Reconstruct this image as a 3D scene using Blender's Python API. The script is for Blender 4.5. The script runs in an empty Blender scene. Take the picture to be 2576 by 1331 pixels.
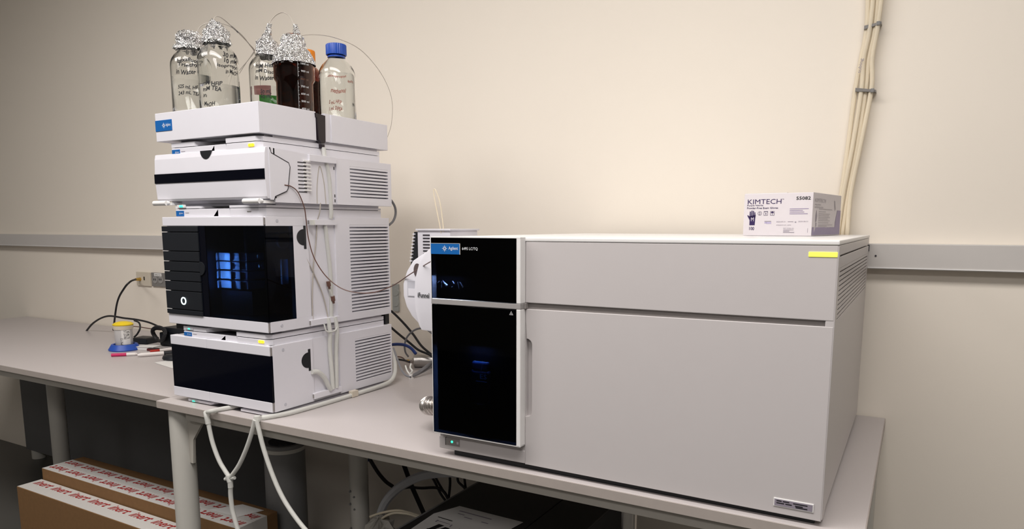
import bpy, bmesh, math, random
from mathutils import Vector, Matrix
random.seed(7)
SC = bpy.context.scene
COL = SC.collection
T = 0.76          # height of the bench top; all heights below are measured from it
PI = math.pi

# ---------------------------------------------------------------- camera, light, exposure
cam_data = bpy.data.cameras.new('camera')
cam = bpy.data.objects.new('camera', cam_data); COL.objects.link(cam)
cam.location = (0.8594, -1.1917, 0.4852 + T)
cam.rotation_euler = (PI/2 - 0.1423, 0.0, 0.5189)
cam_data.sensor_width = 36.0
cam_data.lens = 1774.47/2576*36.0
cam_data.shift_y = (822.18-665.5)/2576
cam_data.clip_start = 0.02
SC.camera = cam
SC.view_settings.view_transform = 'Standard'
SC.view_settings.look = 'None'
SC.view_settings.gamma = 1.0
SC.view_settings.use_curve_mapping = False
SC.view_settings.exposure = 0.0

world = bpy.data.worlds.new('world'); SC.world = world
world.use_nodes = True
world.node_tree.nodes['Background'].inputs[0].default_value = (0.9, 0.93, 1.0, 1)
world.node_tree.nodes['Background'].inputs[1].default_value = 0.25

def area_light(name, loc, sx, sy, power, col, rot=(0, 0, 0)):
    l = bpy.data.lights.new(name, 'AREA'); l.shape = 'RECTANGLE'; l.size = sx; l.size_y = sy
    l.energy = power; l.color = col
    o = bpy.data.objects.new(name, l); COL.objects.link(o); o.location = loc; o.rotation_euler = rot
    return o
CEIL = 2.72
area_light('ceiling_lamp', (0.35, -0.80, CEIL-0.05), 2.4, 0.60, 55, (1.0, 0.955, 0.925))
area_light('ceiling_lamp', (-1.7, -1.0, CEIL-0.05), 1.2, 0.60, 30, (1.0, 0.955, 0.92))
area_light('ceiling_lamp', (1.2, -2.6, CEIL-0.05), 1.2, 0.60, 30, (1.0, 0.95, 0.93))
area_light('ceiling_lamp', (-1.8, -3.2, CEIL-0.05), 1.2, 0.60, 10, (1.0, 0.95, 0.93))

# ---------------------------------------------------------------- helpers
ORIG = {}
def srgb(*c):
    return tuple(((v/255)/12.92 if v/255 <= .04045 else ((v/255+.055)/1.055)**2.4) for v in c)

MATS = {}
def mat(name, col, rough=.5, metal=0.0, noise=0.0, nscale=60, bump=0.0, bscale=200, emit=None, estr=0, alpha=None, trans=0, ior=1.45, spec=None, coat=0):
    if name in MATS: return MATS[name]
    m = bpy.data.materials.new(name); m.use_nodes = True
    nt = m.node_tree; b = nt.nodes['Principled BSDF']
    c4 = (*col, 1)
    b.inputs['Base Color'].default_value = c4
    b.inputs['Roughness'].default_value = rough
    b.inputs['Metallic'].default_value = metal
    b.inputs['IOR'].default_value = ior
    if spec is not None: b.inputs['Specular IOR Level'].default_value = spec
    if coat: b.inputs['Coat Weight'].default_value = coat
    if trans: b.inputs['Transmission Weight'].default_value = trans
    if alpha is not None: b.inputs['Alpha'].default_value = alpha
    if emit: 
        b.inputs['Emission Color'].default_value = (*emit, 1); b.inputs['Emission Strength'].default_value = estr
    if noise or bump:
        tc = nt.nodes.new('ShaderNodeTexCoord')
    if noise:
        n = nt.nodes.new('ShaderNodeTexNoise'); n.inputs['Scale'].default_value = nscale; n.inputs['Detail'].default_value = 4
        nt.links.new(tc.outputs['Object'], n.inputs['Vector'])
        mx = nt.nodes.new('ShaderNodeMix'); mx.data_type = 'RGBA'
        mx.inputs[6].default_value = tuple(v*(1-noise) for v in col)+(1,)
        mx.inputs[7].default_value = tuple(min(1, v*(1+noise)) for v in col)+(1,)
        nt.links.new(n.outputs['Fac'], mx.inputs[0]); nt.links.new(mx.outputs[2], b.inputs['Base Color'])
    if bump:
        n2 = nt.nodes.new('ShaderNodeTexNoise'); n2.inputs['Scale'].default_value = bscale; n2.inputs['Detail'].default_value = 3
        nt.links.new(tc.outputs['Object'], n2.inputs['Vector'])
        bp = nt.nodes.new('ShaderNodeBump'); bp.inputs['Strength'].default_value = bump; bp.inputs['Distance'].default_value = .002
        nt.links.new(n2.outputs['Fac'], bp.inputs['Height']); nt.links.new(bp.outputs['Normal'], b.inputs['Normal'])
    MATS[name] = m
    return m

def tinted_glass(name, tint, rough=.03):
    """smoked flat panel: part see-through, part mirror by Fresnel"""
    if name in MATS: return MATS[name]
    m = bpy.data.materials.new(name); m.use_nodes = True; nt = m.node_tree
    for n in list(nt.nodes): nt.nodes.remove(n)
    out = nt.nodes.new('ShaderNodeOutputMaterial'); tr = nt.nodes.new('ShaderNodeBsdfTransparent')
    tr.inputs[0].default_value = (*tint, 1)
    gl = nt.nodes.new('ShaderNodeBsdfGlossy'); gl.inputs['Roughness'].default_value = rough
    fr = nt.nodes.new('ShaderNodeFresnel'); fr.inputs[0].default_value = 1.22
    mx = nt.nodes.new('ShaderNodeMixShader')
    nt.links.new(fr.outputs[0], mx.inputs[0]); nt.links.new(tr.outputs[0], mx.inputs[1]); nt.links.new(gl.outputs[0], mx.inputs[2])
    nt.links.new(mx.outputs[0], out.inputs[0])
    MATS[name] = m
    return m

def sheer(name, col):
    m = bpy.data.materials.new(name); m.use_nodes = True; nt = m.node_tree
    for n in list(nt.nodes): nt.nodes.remove(n)
    out = nt.nodes.new('ShaderNodeOutputMaterial'); a = nt.nodes.new('ShaderNodeBsdfTranslucent'); d = nt.nodes.new('ShaderNodeBsdfDiffuse')
    a.inputs[0].default_value = (*col, 1); d.inputs[0].default_value = (*col, 1)
    mx = nt.nodes.new('ShaderNodeMixShader'); mx.inputs[0].default_value = .4
    nt.links.new(a.outputs[0], mx.inputs[1]); nt.links.new(d.outputs[0], mx.inputs[2]); nt.links.new(mx.outputs[0], out.inputs[0])
    MATS[name] = m; return m

def foil_mat():
    m = mat('aluminium_foil', (.80, .80, .80), .13, 1.0)
    nt = m.node_tree; b = nt.nodes['Principled BSDF']
    tc = nt.nodes.new('ShaderNodeTexCoord'); v = nt.nodes.new('ShaderNodeTexVoronoi'); v.inputs['Scale'].default_value = 120
    n = nt.nodes.new('ShaderNodeTexNoise'); n.inputs['Scale'].default_value = 60
    ad = nt.nodes.new('ShaderNodeMixRGB'); ad.blend_type = 'ADD'; ad.inputs[0].default_value = .08
    nt.links.new(tc.outputs['Object'], n.inputs['Vector'])
    nt.links.new(tc.outputs['Object'], ad.inputs[1]); nt.links.new(n.outputs['Color'], ad.inputs[2])
    nt.links.new(ad.outputs[0], v.inputs['Vector'])
    bp = nt.nodes.new('ShaderNodeBump'); bp.inputs['Strength'].default_value = .9; bp.inputs['Distance'].default_value = .006
    nt.links.new(v.outputs['Distance'], bp.inputs['Height']); nt.links.new(bp.outputs['Normal'], b.inputs['Normal'])
    return m

def nb(): return bmesh.new()
def box(bm, x0, x1, y0, y1, z0, z1, bev=0, seg=2):
    r = bmesh.ops.create_cube(bm, size=1.0)
    vs = r['verts']
    for v in vs:
        v.co = Vector(((x0+x1)/2 + v.co.x*(x1-x0), (y0+y1)/2 + v.co.y*(y1-y0), (z0+z1)/2 + v.co.z*(z1-z0)))
    if bev:
        es = list({e for v in vs for e in v.link_edges})
        bmesh.ops.bevel(bm, geom=es, offset=bev, segments=seg, affect='EDGES', profile=.6)
    return bm
def prism(bm, pts, ax, a0, a1, bev=0):
    """polygon pts (2-D in the two other axes, in xyz order) extruded along ax"""
    def P(q, a):
        return {'x': (a, q[0], q[1]), 'y': (q[0], a, q[1]), 'z': (q[0], q[1], a)}[ax]
    lo = [bm.verts.new(P(q, a0)) for q in pts]; hi = [bm.verts.new(P(q, a1)) for q in pts]
    fs = [bm.faces.new(lo), bm.faces.new(hi[::-1])]
    n = len(pts)
    for i in range(n): fs.append(bm.faces.new((lo[i], hi[i], hi[(i+1) % n], lo[(i+1) % n])))
    bmesh.ops.recalc_face_normals(bm, faces=fs)
    if bev:
        es = list({e for f in fs[:2] for e in f.edges})
        bmesh.ops.bevel(bm, geom=es, offset=bev, segments=2, affect='EDGES', profile=.6)
    return bm
def frame_for(d):
    d = d.normalized()
    a = Vector((0, 0, 1)) if abs(d.z) < .9 else Vector((1, 0, 0))
    u = d.cross(a).normalized(); return u, d.cross(u).normalized()
def cyl(bm, p0, p1, r0, r1=None, seg=24):
    p0, p1 = Vector(p0), Vector(p1); r1 = r0 if r1 is None else r1
    u, w = frame_for(p1-p0)
    A = [bm.verts.new(p0+(u*math.cos(t)+w*math.sin(t))*r0) for t in [2*PI*i/seg for i in range(seg)]]
    B = [bm.verts.new(p1+(u*math.cos(t)+w*math.sin(t))*r1) for t in [2*PI*i/seg for i in range(seg)]]
    fs = [bm.faces.new(A), bm.faces.new(B[::-1])]
    for i in range(seg): fs.append(bm.faces.new((A[i], B[i], B[(i+1) % seg], A[(i+1) % seg])))
    bmesh.ops.recalc_face_normals(bm, faces=fs)
    return bm
def spline(pts, n=8):
    P = [Vector(p) for p in pts]
    if len(P) < 3: return P
    P = [P[0]*2-P[1]] + P + [P[-1]*2-P[-2]]
    out = []
    for i in range(1, len(P)-2):
        for k in range(n):
            t = k/n; a, b, c, d = P[i-1:i+3]
            out.append(.5*((2*b)+(c-a)*t+(2*a-5*b+4*c-d)*t*t+(3*b-a-3*c+d)*t**3))
    out.append(P[-2]); return out
def tube(bm, pts, r, seg=10, n=8, smooth=True, rfun=None):
    Q = spline(pts, n) if smooth else [Vector(p) for p in pts]
    rings = []; u = None
    for i, q in enumerate(Q):
        d = (Q[min(i+1, len(Q)-1)]-Q[max(i-1, 0)])
        if d.length < 1e-9: d = Vector((0, 0, 1))
        d.normalize()
        if u is None: u, w = frame_for(d)
        u = (u - d*u.dot(d)).normalized(); w = d.cross(u)
        rr = rfun(i/(len(Q)-1)) if rfun else r
        rings.append([bm.verts.new(q+(u*math.cos(2*PI*k/seg)+w*math.sin(2*PI*k/seg))*rr) for k in range(seg)])
    fs = []
    for a, b in zip(rings, rings[1:]):
        for k in range(seg): fs.append(bm.faces.new((a[k], a[(k+1) % seg], b[(k+1) % seg], b[k])))
    fs.append(bm.faces.new(rings[0])); fs.append(bm.faces.new(rings[-1][::-1]))
    bmesh.ops.recalc_face_normals(bm, faces=fs)
    return bm
def lathe(bm, prof, cx, cy, z0=0, seg=40, wob=None):
    """profile of (radius, height); closed at r == 0 ends"""
    rings = []
    for j, (r, z) in enumerate(prof):
        if r < 1e-6: rings.append([bm.verts.new((cx, cy, z0+z))])
        else:
            ring = []
            for k in range(seg):
                t = 2*PI*k/seg; dr, dz = (wob(j, k) if wob else (0, 0))
                ring.append(bm.verts.new((cx+(r+dr)*math.cos(t), cy+(r+dr)*math.sin(t), z0+z+dz)))
            rings.append(ring)
    fs = []
    for a, b in zip(rings, rings[1:]):
        if len(a) == 1 and len(b) == 1: continue
        for k in range(seg):
            k2 = (k+1) % seg
            if len(a) == 1: fs.append(bm.faces.new((a[0], b[k2], b[k])))
            elif len(b) == 1: fs.append(bm.faces.new((a[k], a[k2], b[0])))
            else: fs.append(bm.faces.new((a[k], a[k2], b[k2], b[k])))
    bmesh.ops.recalc_face_normals(bm, faces=fs)
    return bm

def tag(o, label, cat, group=None):
    o['label'] = label; o['category'] = cat
    if group: o['group'] = group
    return o
def thing(name, label, cat, loc, rotz=0.0, group=None):
    o = bpy.data.objects.new(name, None); COL.objects.link(o)
    o.location = (loc[0], loc[1], loc[2]+T); o.rotation_euler = (0, 0, rotz)
    o.empty_display_size = .05
    ORIG[o.name] = Vector((0, 0, 0)) if rotz else Vector(loc)
    return tag(o, label, cat, group)
def obj(name, bm, m, parent=None, loc=None, smooth=False, ang=35, label=None):
    me = bpy.data.meshes.new(name)
    off = ORIG[parent.name] if parent is not None else Vector(loc or (0, 0, 0))
    for v in bm.verts: v.co -= off
    bm.to_mesh(me); bm.free()
    if smooth:
        me.shade_smooth(); me.set_sharp_from_angle(angle=math.radians(ang))
    me.materials.append(m)
    o = bpy.data.objects.new(name, me); COL.objects.link(o)
    if parent is not None:
        o.parent = parent; ORIG[o.name] = off
    else:
        o.location = (off.x, off.y, off.z+T); ORIG[o.name] = off
    if label: o['label'] = label
    return o
def struct(name, bm, m, **k):
    o = obj(name, bm, m, **k)
    if o.parent is None: o['kind'] = 'structure'
    return o

def text_mesh(s, bold=0):
    cu = bpy.data.curves.new('t', 'FONT'); cu.body = s; cu.size = 1; cu.offset = bold; cu.resolution_u = 2
    o = bpy.data.objects.new('t', cu); COL.objects.link(o)
    dg = bpy.context.evaluated_depsgraph_get()
    me = bpy.data.meshes.new_from_object(o.evaluated_get(dg))
    bm = bmesh.new(); bm.from_mesh(me)
    bpy.data.objects.remove(o); bpy.data.curves.remove(cu); bpy.data.meshes.remove(me)
    xs = [v.co.x for v in bm.verts]; ys = [v.co.y for v in bm.verts]
    x0, x1, y0, y1 = min(xs), max(xs), min(ys), max(ys)
    for v in bm.verts: v.co = Vector(((v.co.x-x0)/(x1-x0), (v.co.y-y0)/(y1-y0), 0))
    return bm
def lettering(parent, s, org, right, up, w, h, m, name='lettering', shear=0, jit=0, bold=0):
    """text fitted to a w x h rectangle whose lower left corner is org"""
    bm = text_mesh(s, bold); org = Vector(org); right = Vector(right).normalized(); up = Vector(up).normalized()
    for v in bm.verts:
        x, y = v.co.x*w, v.co.y*h
        if jit: y += jit*h*math.sin(x/w*9+len(s)); 
        v.co = org+right*(x+shear*y)+up*y
    return obj(name, bm, m, parent)
def wrap_text(parent, s, c, r, a0, z, w, h, m, jit=.15, shear=.15, name='handwriting', bold=.026):
    """text bent round an upright bottle, starting at bearing a0, z its foot"""
    bm = text_mesh(s, bold)
    bmesh.ops.triangulate(bm, faces=bm.faces[:])
    for v in bm.verts:
        x, y = v.co.x*w, v.co.y*h
        y += jit*h*math.sin(x/w*8+len(s)*1.7); x += shear*y
        a = a0+x/r
        v.co = Vector((c[0]+(r+.0006)*math.cos(a), c[1]+(r+.0006)*math.sin(a), z+y))
    return obj(name, bm, m, parent)
def strip(bm, org, right, up, x, y, w, h):
    o = Vector(org); R = Vector(right).normalized(); U = Vector(up).normalized()
    vs = [bm.verts.new(o+R*a+U*b) for a, b in ((x, y), (x+w, y), (x+w, y+h), (x, y+h))]
    bm.faces.new(vs); return bm

# ---------------------------------------------------------------- materials
M_wall = mat('wall_paint', (.85, .785, .69), .65, noise=.015, nscale=3, bump=.05, bscale=260)
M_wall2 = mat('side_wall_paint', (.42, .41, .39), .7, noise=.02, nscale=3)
M_ceil = mat('ceiling_tile', (.8, .79, .76), .9, noise=.03, nscale=8)
M_floor = mat('floor_vinyl', (.07, .068, .062), .4, noise=.1, nscale=5)
M_race = mat('raceway_paint', (.58, .555, .53), .45, noise=.02, nscale=20)
M_white = mat('instrument_white', (.745, .735, .785), .42, noise=.012, nscale=40, bump=.02, bscale=900)
M_recess = mat('vent_shade_grey', (.22, .22, .26), .6, noise=.02)  # shade of the louvre grooves put into the recess colour
M_whiteshade = mat('instrument_white_shaded', (.55, .55, .60), .5, noise=.01)  # instrument white with shade painted in, for recesses; also small grey parts
M_ms = mat('analyser_panel_grey', (.565, .533, .53), .38, noise=.012, nscale=30, bump=.03, bscale=1200)
M_bright = mat('bright_white_trim', (.82, .81, .80), .35, noise=.01)
M_groove = mat('groove_grey', (.27, .25, .24), .45, noise=.03)
M_black = mat('black_plastic', (.012, .013, .016), .45, noise=.1, nscale=80)
M_mattblack = mat('matt_black_drawer', (.007, .009, .013), .5, noise=.08, nscale=200, bump=.05, bscale=900)
M_gloss = mat('gloss_black', (.002, .0025, .006), .06, noise=.1, spec=.14)
M_slot = mat('vent_dark', (.03, .028, .035), .7, noise=.1)
M_glass_dark = tinted_glass('smoked_glass', (.16, .2, .27))
M_glass_darker = tinted_glass('dark_smoked_glass', (.07, .085, .12))
M_blue = mat('badge_blue', srgb(22, 98, 170), .35, noise=.03)
M_textw = mat('white_print', (.85, .87, .9), .5, noise=.01)
M_texts = mat('silver_print', (.5, .5, .5), .5, noise=.01)
M_ink = mat('black_marker', (.012, .012, .015), .5, noise=.1)
M_redink = mat('faded_red_marker', (.30, .10, .07), .5, noise=.1)
M_yled = mat('yellow_lamp', (.9, .65, .05), .4, noise=.01, emit=(1, .62, .03), estr=1.3)
M_yled2 = mat('lime_lamp', (.9, .9, .1), .4, noise=.01, emit=(.9, .92, .10), estr=.75)
M_gled = mat('green_lamp', (.05, .8, .5), .4, noise=.01, emit=(.05, .9, .5), estr=1.6)
M_ring = mat('ring_lamp', (.8, .95, 1), .4, noise=.01, emit=(.75, .97, 1), estr=2.2)
M_table = mat('bench_laminate', (.50, .462, .455), .38, noise=.05, nscale=400, bump=.03, bscale=800)
M_edge = mat('bench_edge_band', (.40, .355, .325), .5, noise=.06, nscale=50)
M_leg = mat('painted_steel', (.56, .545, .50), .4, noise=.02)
M_legshade = mat('painted_steel_shaded', (.46, .435, .39), .45, noise=.03)  # leg paint with shade put into the colour, for aprons and gusset
M_darkgrey = mat('dark_grey_paint', (.20, .20, .20), .5, noise=.05)
M_cabl = mat('black_cable', (.008, .008, .010), .45, noise=.1)
M_gcabl = mat('grey_cable', (.17, .17, .18), .45, noise=.1)
M_bluecab = mat('blue_cable', (.012, .035, .17), .4, noise=.1)
M_steel = mat('brushed_steel', (.62, .59, .56), .25, 1.0, noise=.05, nscale=90)
M_brass = mat('brass', (.65, .42, .10), .3, 1.0, noise=.05)
M_tube = mat('translucent_tubing', (.80, .80, .76), .35, noise=.02, trans=.35, ior=1.2)
M_ytube = mat('yellowed_tubing', (.93, .84, .67), .35, noise=.05, nscale=20, trans=.3, ior=1.15)
M_thin = mat('thin_clear_line', (.62, .57, .51), .3, noise=.02, trans=.3)
M_capil = mat('brown_capillary', (.14, .07, .055), .35, noise=.1)
M_foil = foil_mat()
M_bglass = mat('bottle_glass', (.97, .98, .97), .0, trans=1.0, ior=1.45, noise=.004)
M_liq = mat('clear_solvent', (.975, .985, .985), .0, trans=1.0, ior=1.33, noise=.004)
M_amber = mat('amber_glass', (.34, .085, .018), .03, trans=1.0, ior=1.45, noise=.05)
M_amberliq = mat('dark_solvent', (.09, .016, .010), .05, trans=.9, ior=1.33, noise=.05)
M_orange = mat('orange_cap', (.85, .26, .01), .4, noise=.03)
M_bluecap = mat('blue_cap', (.015, .075, .42), .35, noise=.03)
M_card = mat('cardboard', (.20, .105, .04), .8, noise=.12, nscale=70, bump=.08, bscale=300)
M_tape = mat('white_tape', (.62, .60, .57), .4, noise=.03)
M_redprint = mat('red_print', (.36, .02, .02), .5, noise=.05)
M_paper = mat('paper', (.72, .71, .69), .7, noise=.02)
M_box = mat('glove_carton', (.66, .62, .64), .5, noise=.02)
M_purple = mat('purple_print', (.03, .014, .085), .5, noise=.05)
M_lilac = mat('lilac_print', (.30, .25, .38), .5, noise=.04)
M_greyprint = mat('grey_print', (.28, .25, .30), .5, noise=.04)
M_yellow = mat('yellow_cap', (.85, .62, .02), .4, noise=.03)
M_bluestand = mat('blue_stand', (.02, .08, .42), .4, noise=.05)
M_cream = mat('cream_plate', (.62, .56, .46), .4, noise=.02)
M_greyplate = mat('grey_plate', (.21, .20, .19), .35, noise=.04)

# ---------------------------------------------------------------- the room
RX0, RX1, RY0, RY1 = -4.2, 3.0, -4.6, 0.802
b = nb(); box(b, RX0, RX1, RY0, RY1+.1, -T-.1, -T); struct('floor', b, M_floor)
b = nb(); box(b, RX0, RX1, RY0, RY1+.1, CEIL-T, CEIL-T+.1); struct('ceiling', b, M_ceil)
b = nb(); box(b, RX0-.1, RX1+.1, RY1, RY1+.1, -T, CEIL-T); struct('wall_back', b, M_wall)
b = nb(); box(b, RX0-.1, RX0, RY0, RY1, -T, CEIL-T); struct('wall_left', b, M_wall2)
b = nb(); box(b, RX1, RX1+.1, RY0, RY1, -T, CEIL-T); struct('wall_right', b, M_wall2)
b = nb(); box(b, RX0-.1, RX1+.1, RY0-.1, RY0, -T, CEIL-T); struct('wall_front', b, M_wall2)
# wall raceway: two lengths
def raceway(n, x0, x1):
    b = nb(); box(b, x0, x1, .768, RY1, .3795, .4415, .002)
    o = struct('trim_%d' % n, b, M_race)
    b = nb(); box(b, x0+.004, x1-.004, .7665, .769, .3815, .384); obj('lower_lip', b, M_bright, o)
    return o
raceway(1, RX0, -.93)
o = raceway(2, .752, RX1)
b = nb(); box(b, .7525, .757, .7655, .769, .423, .4385); obj('end_bracket', b, M_slot, o)
b = nb(); cyl(b, (.772, .769, .412), (.772, .766, .412), .0022, seg=12); obj('screw', b, M_slot, o)

# ---------------------------------------------------------------- benches
t = thing('lab_bench', 'grey laminate bench carrying the large analyser and the white stack, in front', 'table', (-.07, .4, -T))
b = nb(); box(b, -.9625, .8187, -.011, .795, -.0215, 0, .0015); top = obj('tabletop', b, M_table, t)
b = nb(); box(b, -.9628, .819, -.0125, -.0108, -.0205, -.0012, .0004); obj('edge_band', b, M_edge, top)
b = nb(); box(b, .8184, .8202, -.011, .795, -.0205, -.0012, .0004); obj('edge_band', b, M_edge, top)
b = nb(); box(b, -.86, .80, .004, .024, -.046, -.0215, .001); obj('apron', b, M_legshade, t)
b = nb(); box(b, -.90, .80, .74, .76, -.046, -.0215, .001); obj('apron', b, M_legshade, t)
def leg(cx, cy, r):
    b = nb(); cyl(b, (cx, cy, -T+.02), (cx, cy, -.0215), r, seg=32)
    o = obj('leg', b, M_leg, t, smooth=True)
    b = nb(); cyl(b, (cx, cy, -T), (cx, cy, -T+.02), r*.7, seg=20); obj('foot', b, M_black, o, smooth=True)
    return o
l1 = leg(-.9205, .032, .0325)
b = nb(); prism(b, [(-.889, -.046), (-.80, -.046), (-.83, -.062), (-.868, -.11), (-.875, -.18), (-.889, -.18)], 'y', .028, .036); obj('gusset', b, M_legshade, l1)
leg(.775, .04, .0325); leg(.78, .74, .0325)
l2 = leg(-.690, .50, .031)
for (u, z) in ((-.7, -.36), (-.682, -.385), (-.7, -.44), (-.682, -.465), (-.7, -.56)):
    pass
for q in ((-0.7010, 0.4680, -0.3778), (-0.6863, 0.4700, -0.3947), (-0.7028, 0.4680, -0.4219), (-0.6863, 0.4700, -0.4371), (-0.7029, 0.4680, -0.5060)):
    b = nb(); cyl(b, (q[0], q[1]+.006, q[2]), (q[0]+.002, q[1]-.004, q[2]), .0042, .003, 12); obj('bolt', b, M_darkgrey, l2, smooth=True)

t = thing('lab_bench', 'second grey laminate bench holding pens and tube stand, left of the white stack', 'table', (-2.1, .4, -T))
b = nb(); box(b, -3.3, -.9655, .036, .795, -.0215, -.0003, .0015); top = obj('tabletop', b, M_table, t)
b = nb(); box(b, -3.3, -.966, .0345, .0363, -.0205, -.0015, .0004); obj('edge_band', b, M_edge, top)
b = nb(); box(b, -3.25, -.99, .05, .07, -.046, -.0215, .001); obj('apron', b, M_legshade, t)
b = nb(); box(b, -3.25, (-1.2723, 0.7050, -0.4264)[0], .705, .720, -T+.05, -.0215, .001); obj('added_dark_panel', b, mat('under_bench_dark', (.13, .13, .13), .6, noise=.05), t, label='dark grey panel added to deepen the shade under the bench')  # panel added to darken the space under the left bench
for x in (-3.2, -2.3):
    for y in (.40, .74):
        b = nb(); cyl(b, (x, y, -T), (x, y, -.0215), .0325, seg=24); obj('leg', b, M_leg, t, smooth=True)

# ---------------------------------------------------------------- the liquid chromatograph stack
X0, X1, YF, YB = -.923, -.527, .017, .489
def agi_badge(parent, x0, x1, z0, z1, y, big=False):
    b = nb(); box(b, x0, x1, y-.0012, y+.002, z0, z1, .0003); o = obj('badge', b, M_blue, parent, label='blue maker badge')
    w, h = x1-x0, z1-z0
    spark(o, (x0+w*.52, y-.0014, (z0+z1)/2), h*.30)
    lettering(o, 'Agilent', (x0+w*.64, y-.0014, z0+h*.34), (1, 0, 0), (0, 0, 1), w*.30, h*.34, M_textw)
    return o
def spark(parent, c, r):
    b = nb()
    for k in range(8):
        a = k*PI/4; d = Vector((math.cos(a), 0, math.sin(a))); s = Vector((-d.z, 0, d.x)); c0 = Vector(c)
        rr = r*(1.0 if k % 2 == 0 else .8)
        vs = [bm_v for bm_v in (b.verts.new(c0+d*r*.42+s*r*.11), b.verts.new(c0+d*r*.42-s*r*.11), b.verts.new(c0+d*rr))]
        b.faces.new(vs)
    n = 16
    ri = [b.verts.new(Vector(c)+Vector((math.cos(2*PI*k/n), 0, math.sin(2*PI*k/n)))*r*.24) for k in range(n)]
    ro = [b.verts.new(Vector(c)+Vector((math.cos(2*PI*k/n), 0, math.sin(2*PI*k/n)))*r*.36) for k in range(n)]
    for k in range(n): b.faces.new((ri[k], ri[(k+1) % n], ro[(k+1) % n], ro[k]))
    obj('spark_emblem', b, M_textw, parent)
def deck(parent, z0, z1, led=True, badge=True):
    """narrower block on top of a module that carries badge and lamp"""
    b = nb(); box(b, -.872, -.700, .024, .468, z0, z1, .0015); box(b, -.654, -.549, .022, .466, z0, z1, .0015)
    prism(b, [(-.76, z0), (-.72, z0+.001), (-.70, z1), (-.66, z1), (-.65, z0)], 'y', .024, .03)
    box(b, -.71, -.64, .04, .46, z0, z1)
    prism(b, [(-.549, .022), (-.535, .034), (-.535, .462), (-.549, .466)], 'z', z0, z1)
    o = obj('top_deck', b, M_white, parent)
    if badge:
        h = z1-z0
        agi_badge(o, -.8695, -.838, z0+h*.12, z0+h*.80, .0238)
        b = nb(); strip(b, (-.833, .0236, z0+h*.50), (1, 0, 0), (0, 0, 1), 0, 0, .016, .0012); obj('model_name', b, M_greyprint, o)
    if led:
        h = z1-z0
        b = nb(); cyl(b, (-.570, .0205, z0+h*.62), (-.570, .023, z0+h*.62), .0036, seg=16); cyl(b, (-.556, .0205, z0+h*.62), (-.556, .023, z0+h*.62), .0036, seg=16)
        box(b, -.570, -.556, .0205, .023, z0+h*.62-.0036, z0+h*.62+.0036)
        obj('status_lamp', b, M_yled, o, label='yellow status lamp')
    return o
def base(parent, z0, z1, led=False):
    b = nb()
    prism(b, [(-.872, .024), (-.778, .024), (-.745, .075), (-.655, .075), (-.655, .022), (-.549, .022), (-.535, .034), (-.535, .462), (-.549, .466), (-.872, .466)], 'z', z0, z1-.006)
    box(b, -.865, -.542, .07, .46, z1-.007, z1)
    o = obj('base_rail', b, M_white, parent)
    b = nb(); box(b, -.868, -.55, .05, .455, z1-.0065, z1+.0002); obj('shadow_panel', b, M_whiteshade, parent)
    b = nb(); box(b, -.866, -.5395, .03, .455, z0-.0016, z0+.0001); obj('seam', b, M_slot, parent)
    if led:
        b = nb(); box(b, -.862, -.83, .0225, .0245, z0+.002, z1-.0085); p = obj('indicator_window', b, M_whiteshade, o)
        b = nb(); box(b, -.851, -.843, .0212, .0228, z0+.003, z1-.0105, .0006); obj('indicator_lamp', b, M_gled, p, label='green indicator lamp')
    return o
def vent_side(parent, xs, y0, y1, z0, z1, n, depth=.010):
    """louvres whose grooves deepen towards the back; recess plate plus one slat each"""
    b = nb(); prism(b, [(xs-.0006, y0), (xs-depth, y0+(y1-y0)*.55), (xs-depth, y1), (xs-depth-.004, y1), (xs-depth-.004, y0)], 'z', z0, z1)
    o = obj('vent_recess', b, M_recess, parent)
    pit = (z1-z0)/n; first = None
    for i in range(n):
        zz = z0+pit*i
        if first is None:
            b = nb(); prism(b, [(xs-depth, z0+pit*.36), (xs, z0+pit*.42), (xs, z0+pit*.98), (xs-depth, z0+pit*.98)], 'y', 0, 1)
            # map xy order: prism on 'y' takes (x,z)
            for v in b.verts: v.co.y = y0+v.co.y*(y1-y0)
            first = obj('vent_slat', b, M_white, parent)
        else:
            c = first.copy(); COL.objects.link(c); c.parent = parent; c.location.z = pit*i; c.name = 'vent_slat'
    return o
def side_panel(parent, xs, z0, z1, vy0, vy1, vz0, vz1, n, yf=.26, mat_=M_white):
    """rear half of a module's right wall with an opening for the louvres"""
    b = nb(); e = .0006
    box(b, xs-.016, xs, yf, vy0, z0, z1, e); box(b, xs-.016, xs, vy1, YB, z0, z1, e)
    box(b, xs-.016, xs, vy0-.001, vy1+.001, z0, vz0, e); box(b, xs-.016, xs, vy0-.001, vy1+.001, vz1, z1, e)
    o = obj('side_panel', b, mat_, parent)
    vent_side(parent, xs, vy0, vy1, vz0, vz1, n)
    return o
def clip_bar(parent, xs, y0, y1, z0, z1):
    b = nb(); box(b, xs-.006, xs+.007, y0, y1, z0, z1, .001)
    o = obj('tube_clip', b, M_white, parent)
    b = nb(); box(b, xs+.0005, xs+.0060, y0-.0006, y0+.004, z0+.0025, z1-.0025); obj('clip_opening', b, M_groove, o)
    return o
def channel(parent, xs, z0, z1, y0=.16, y1=.259):
    b = nb(); box(b, xs-.016, xs-.004, y0-.001, y1+.001, z0, z1); return obj('tube_channel', b, M_white, parent)
def screw_cap(parent, xs, y, z, r=.0045):
    b = nb(); cyl(b, (xs-.002, y, z), (xs+.0004, y, z), r, seg=20); cyl(b, (xs-.002, y, z), (xs+.0008, y, z), r*.8, seg=20)
    obj('screw_cover', b, M_whiteshade, parent, smooth=True)
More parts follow.
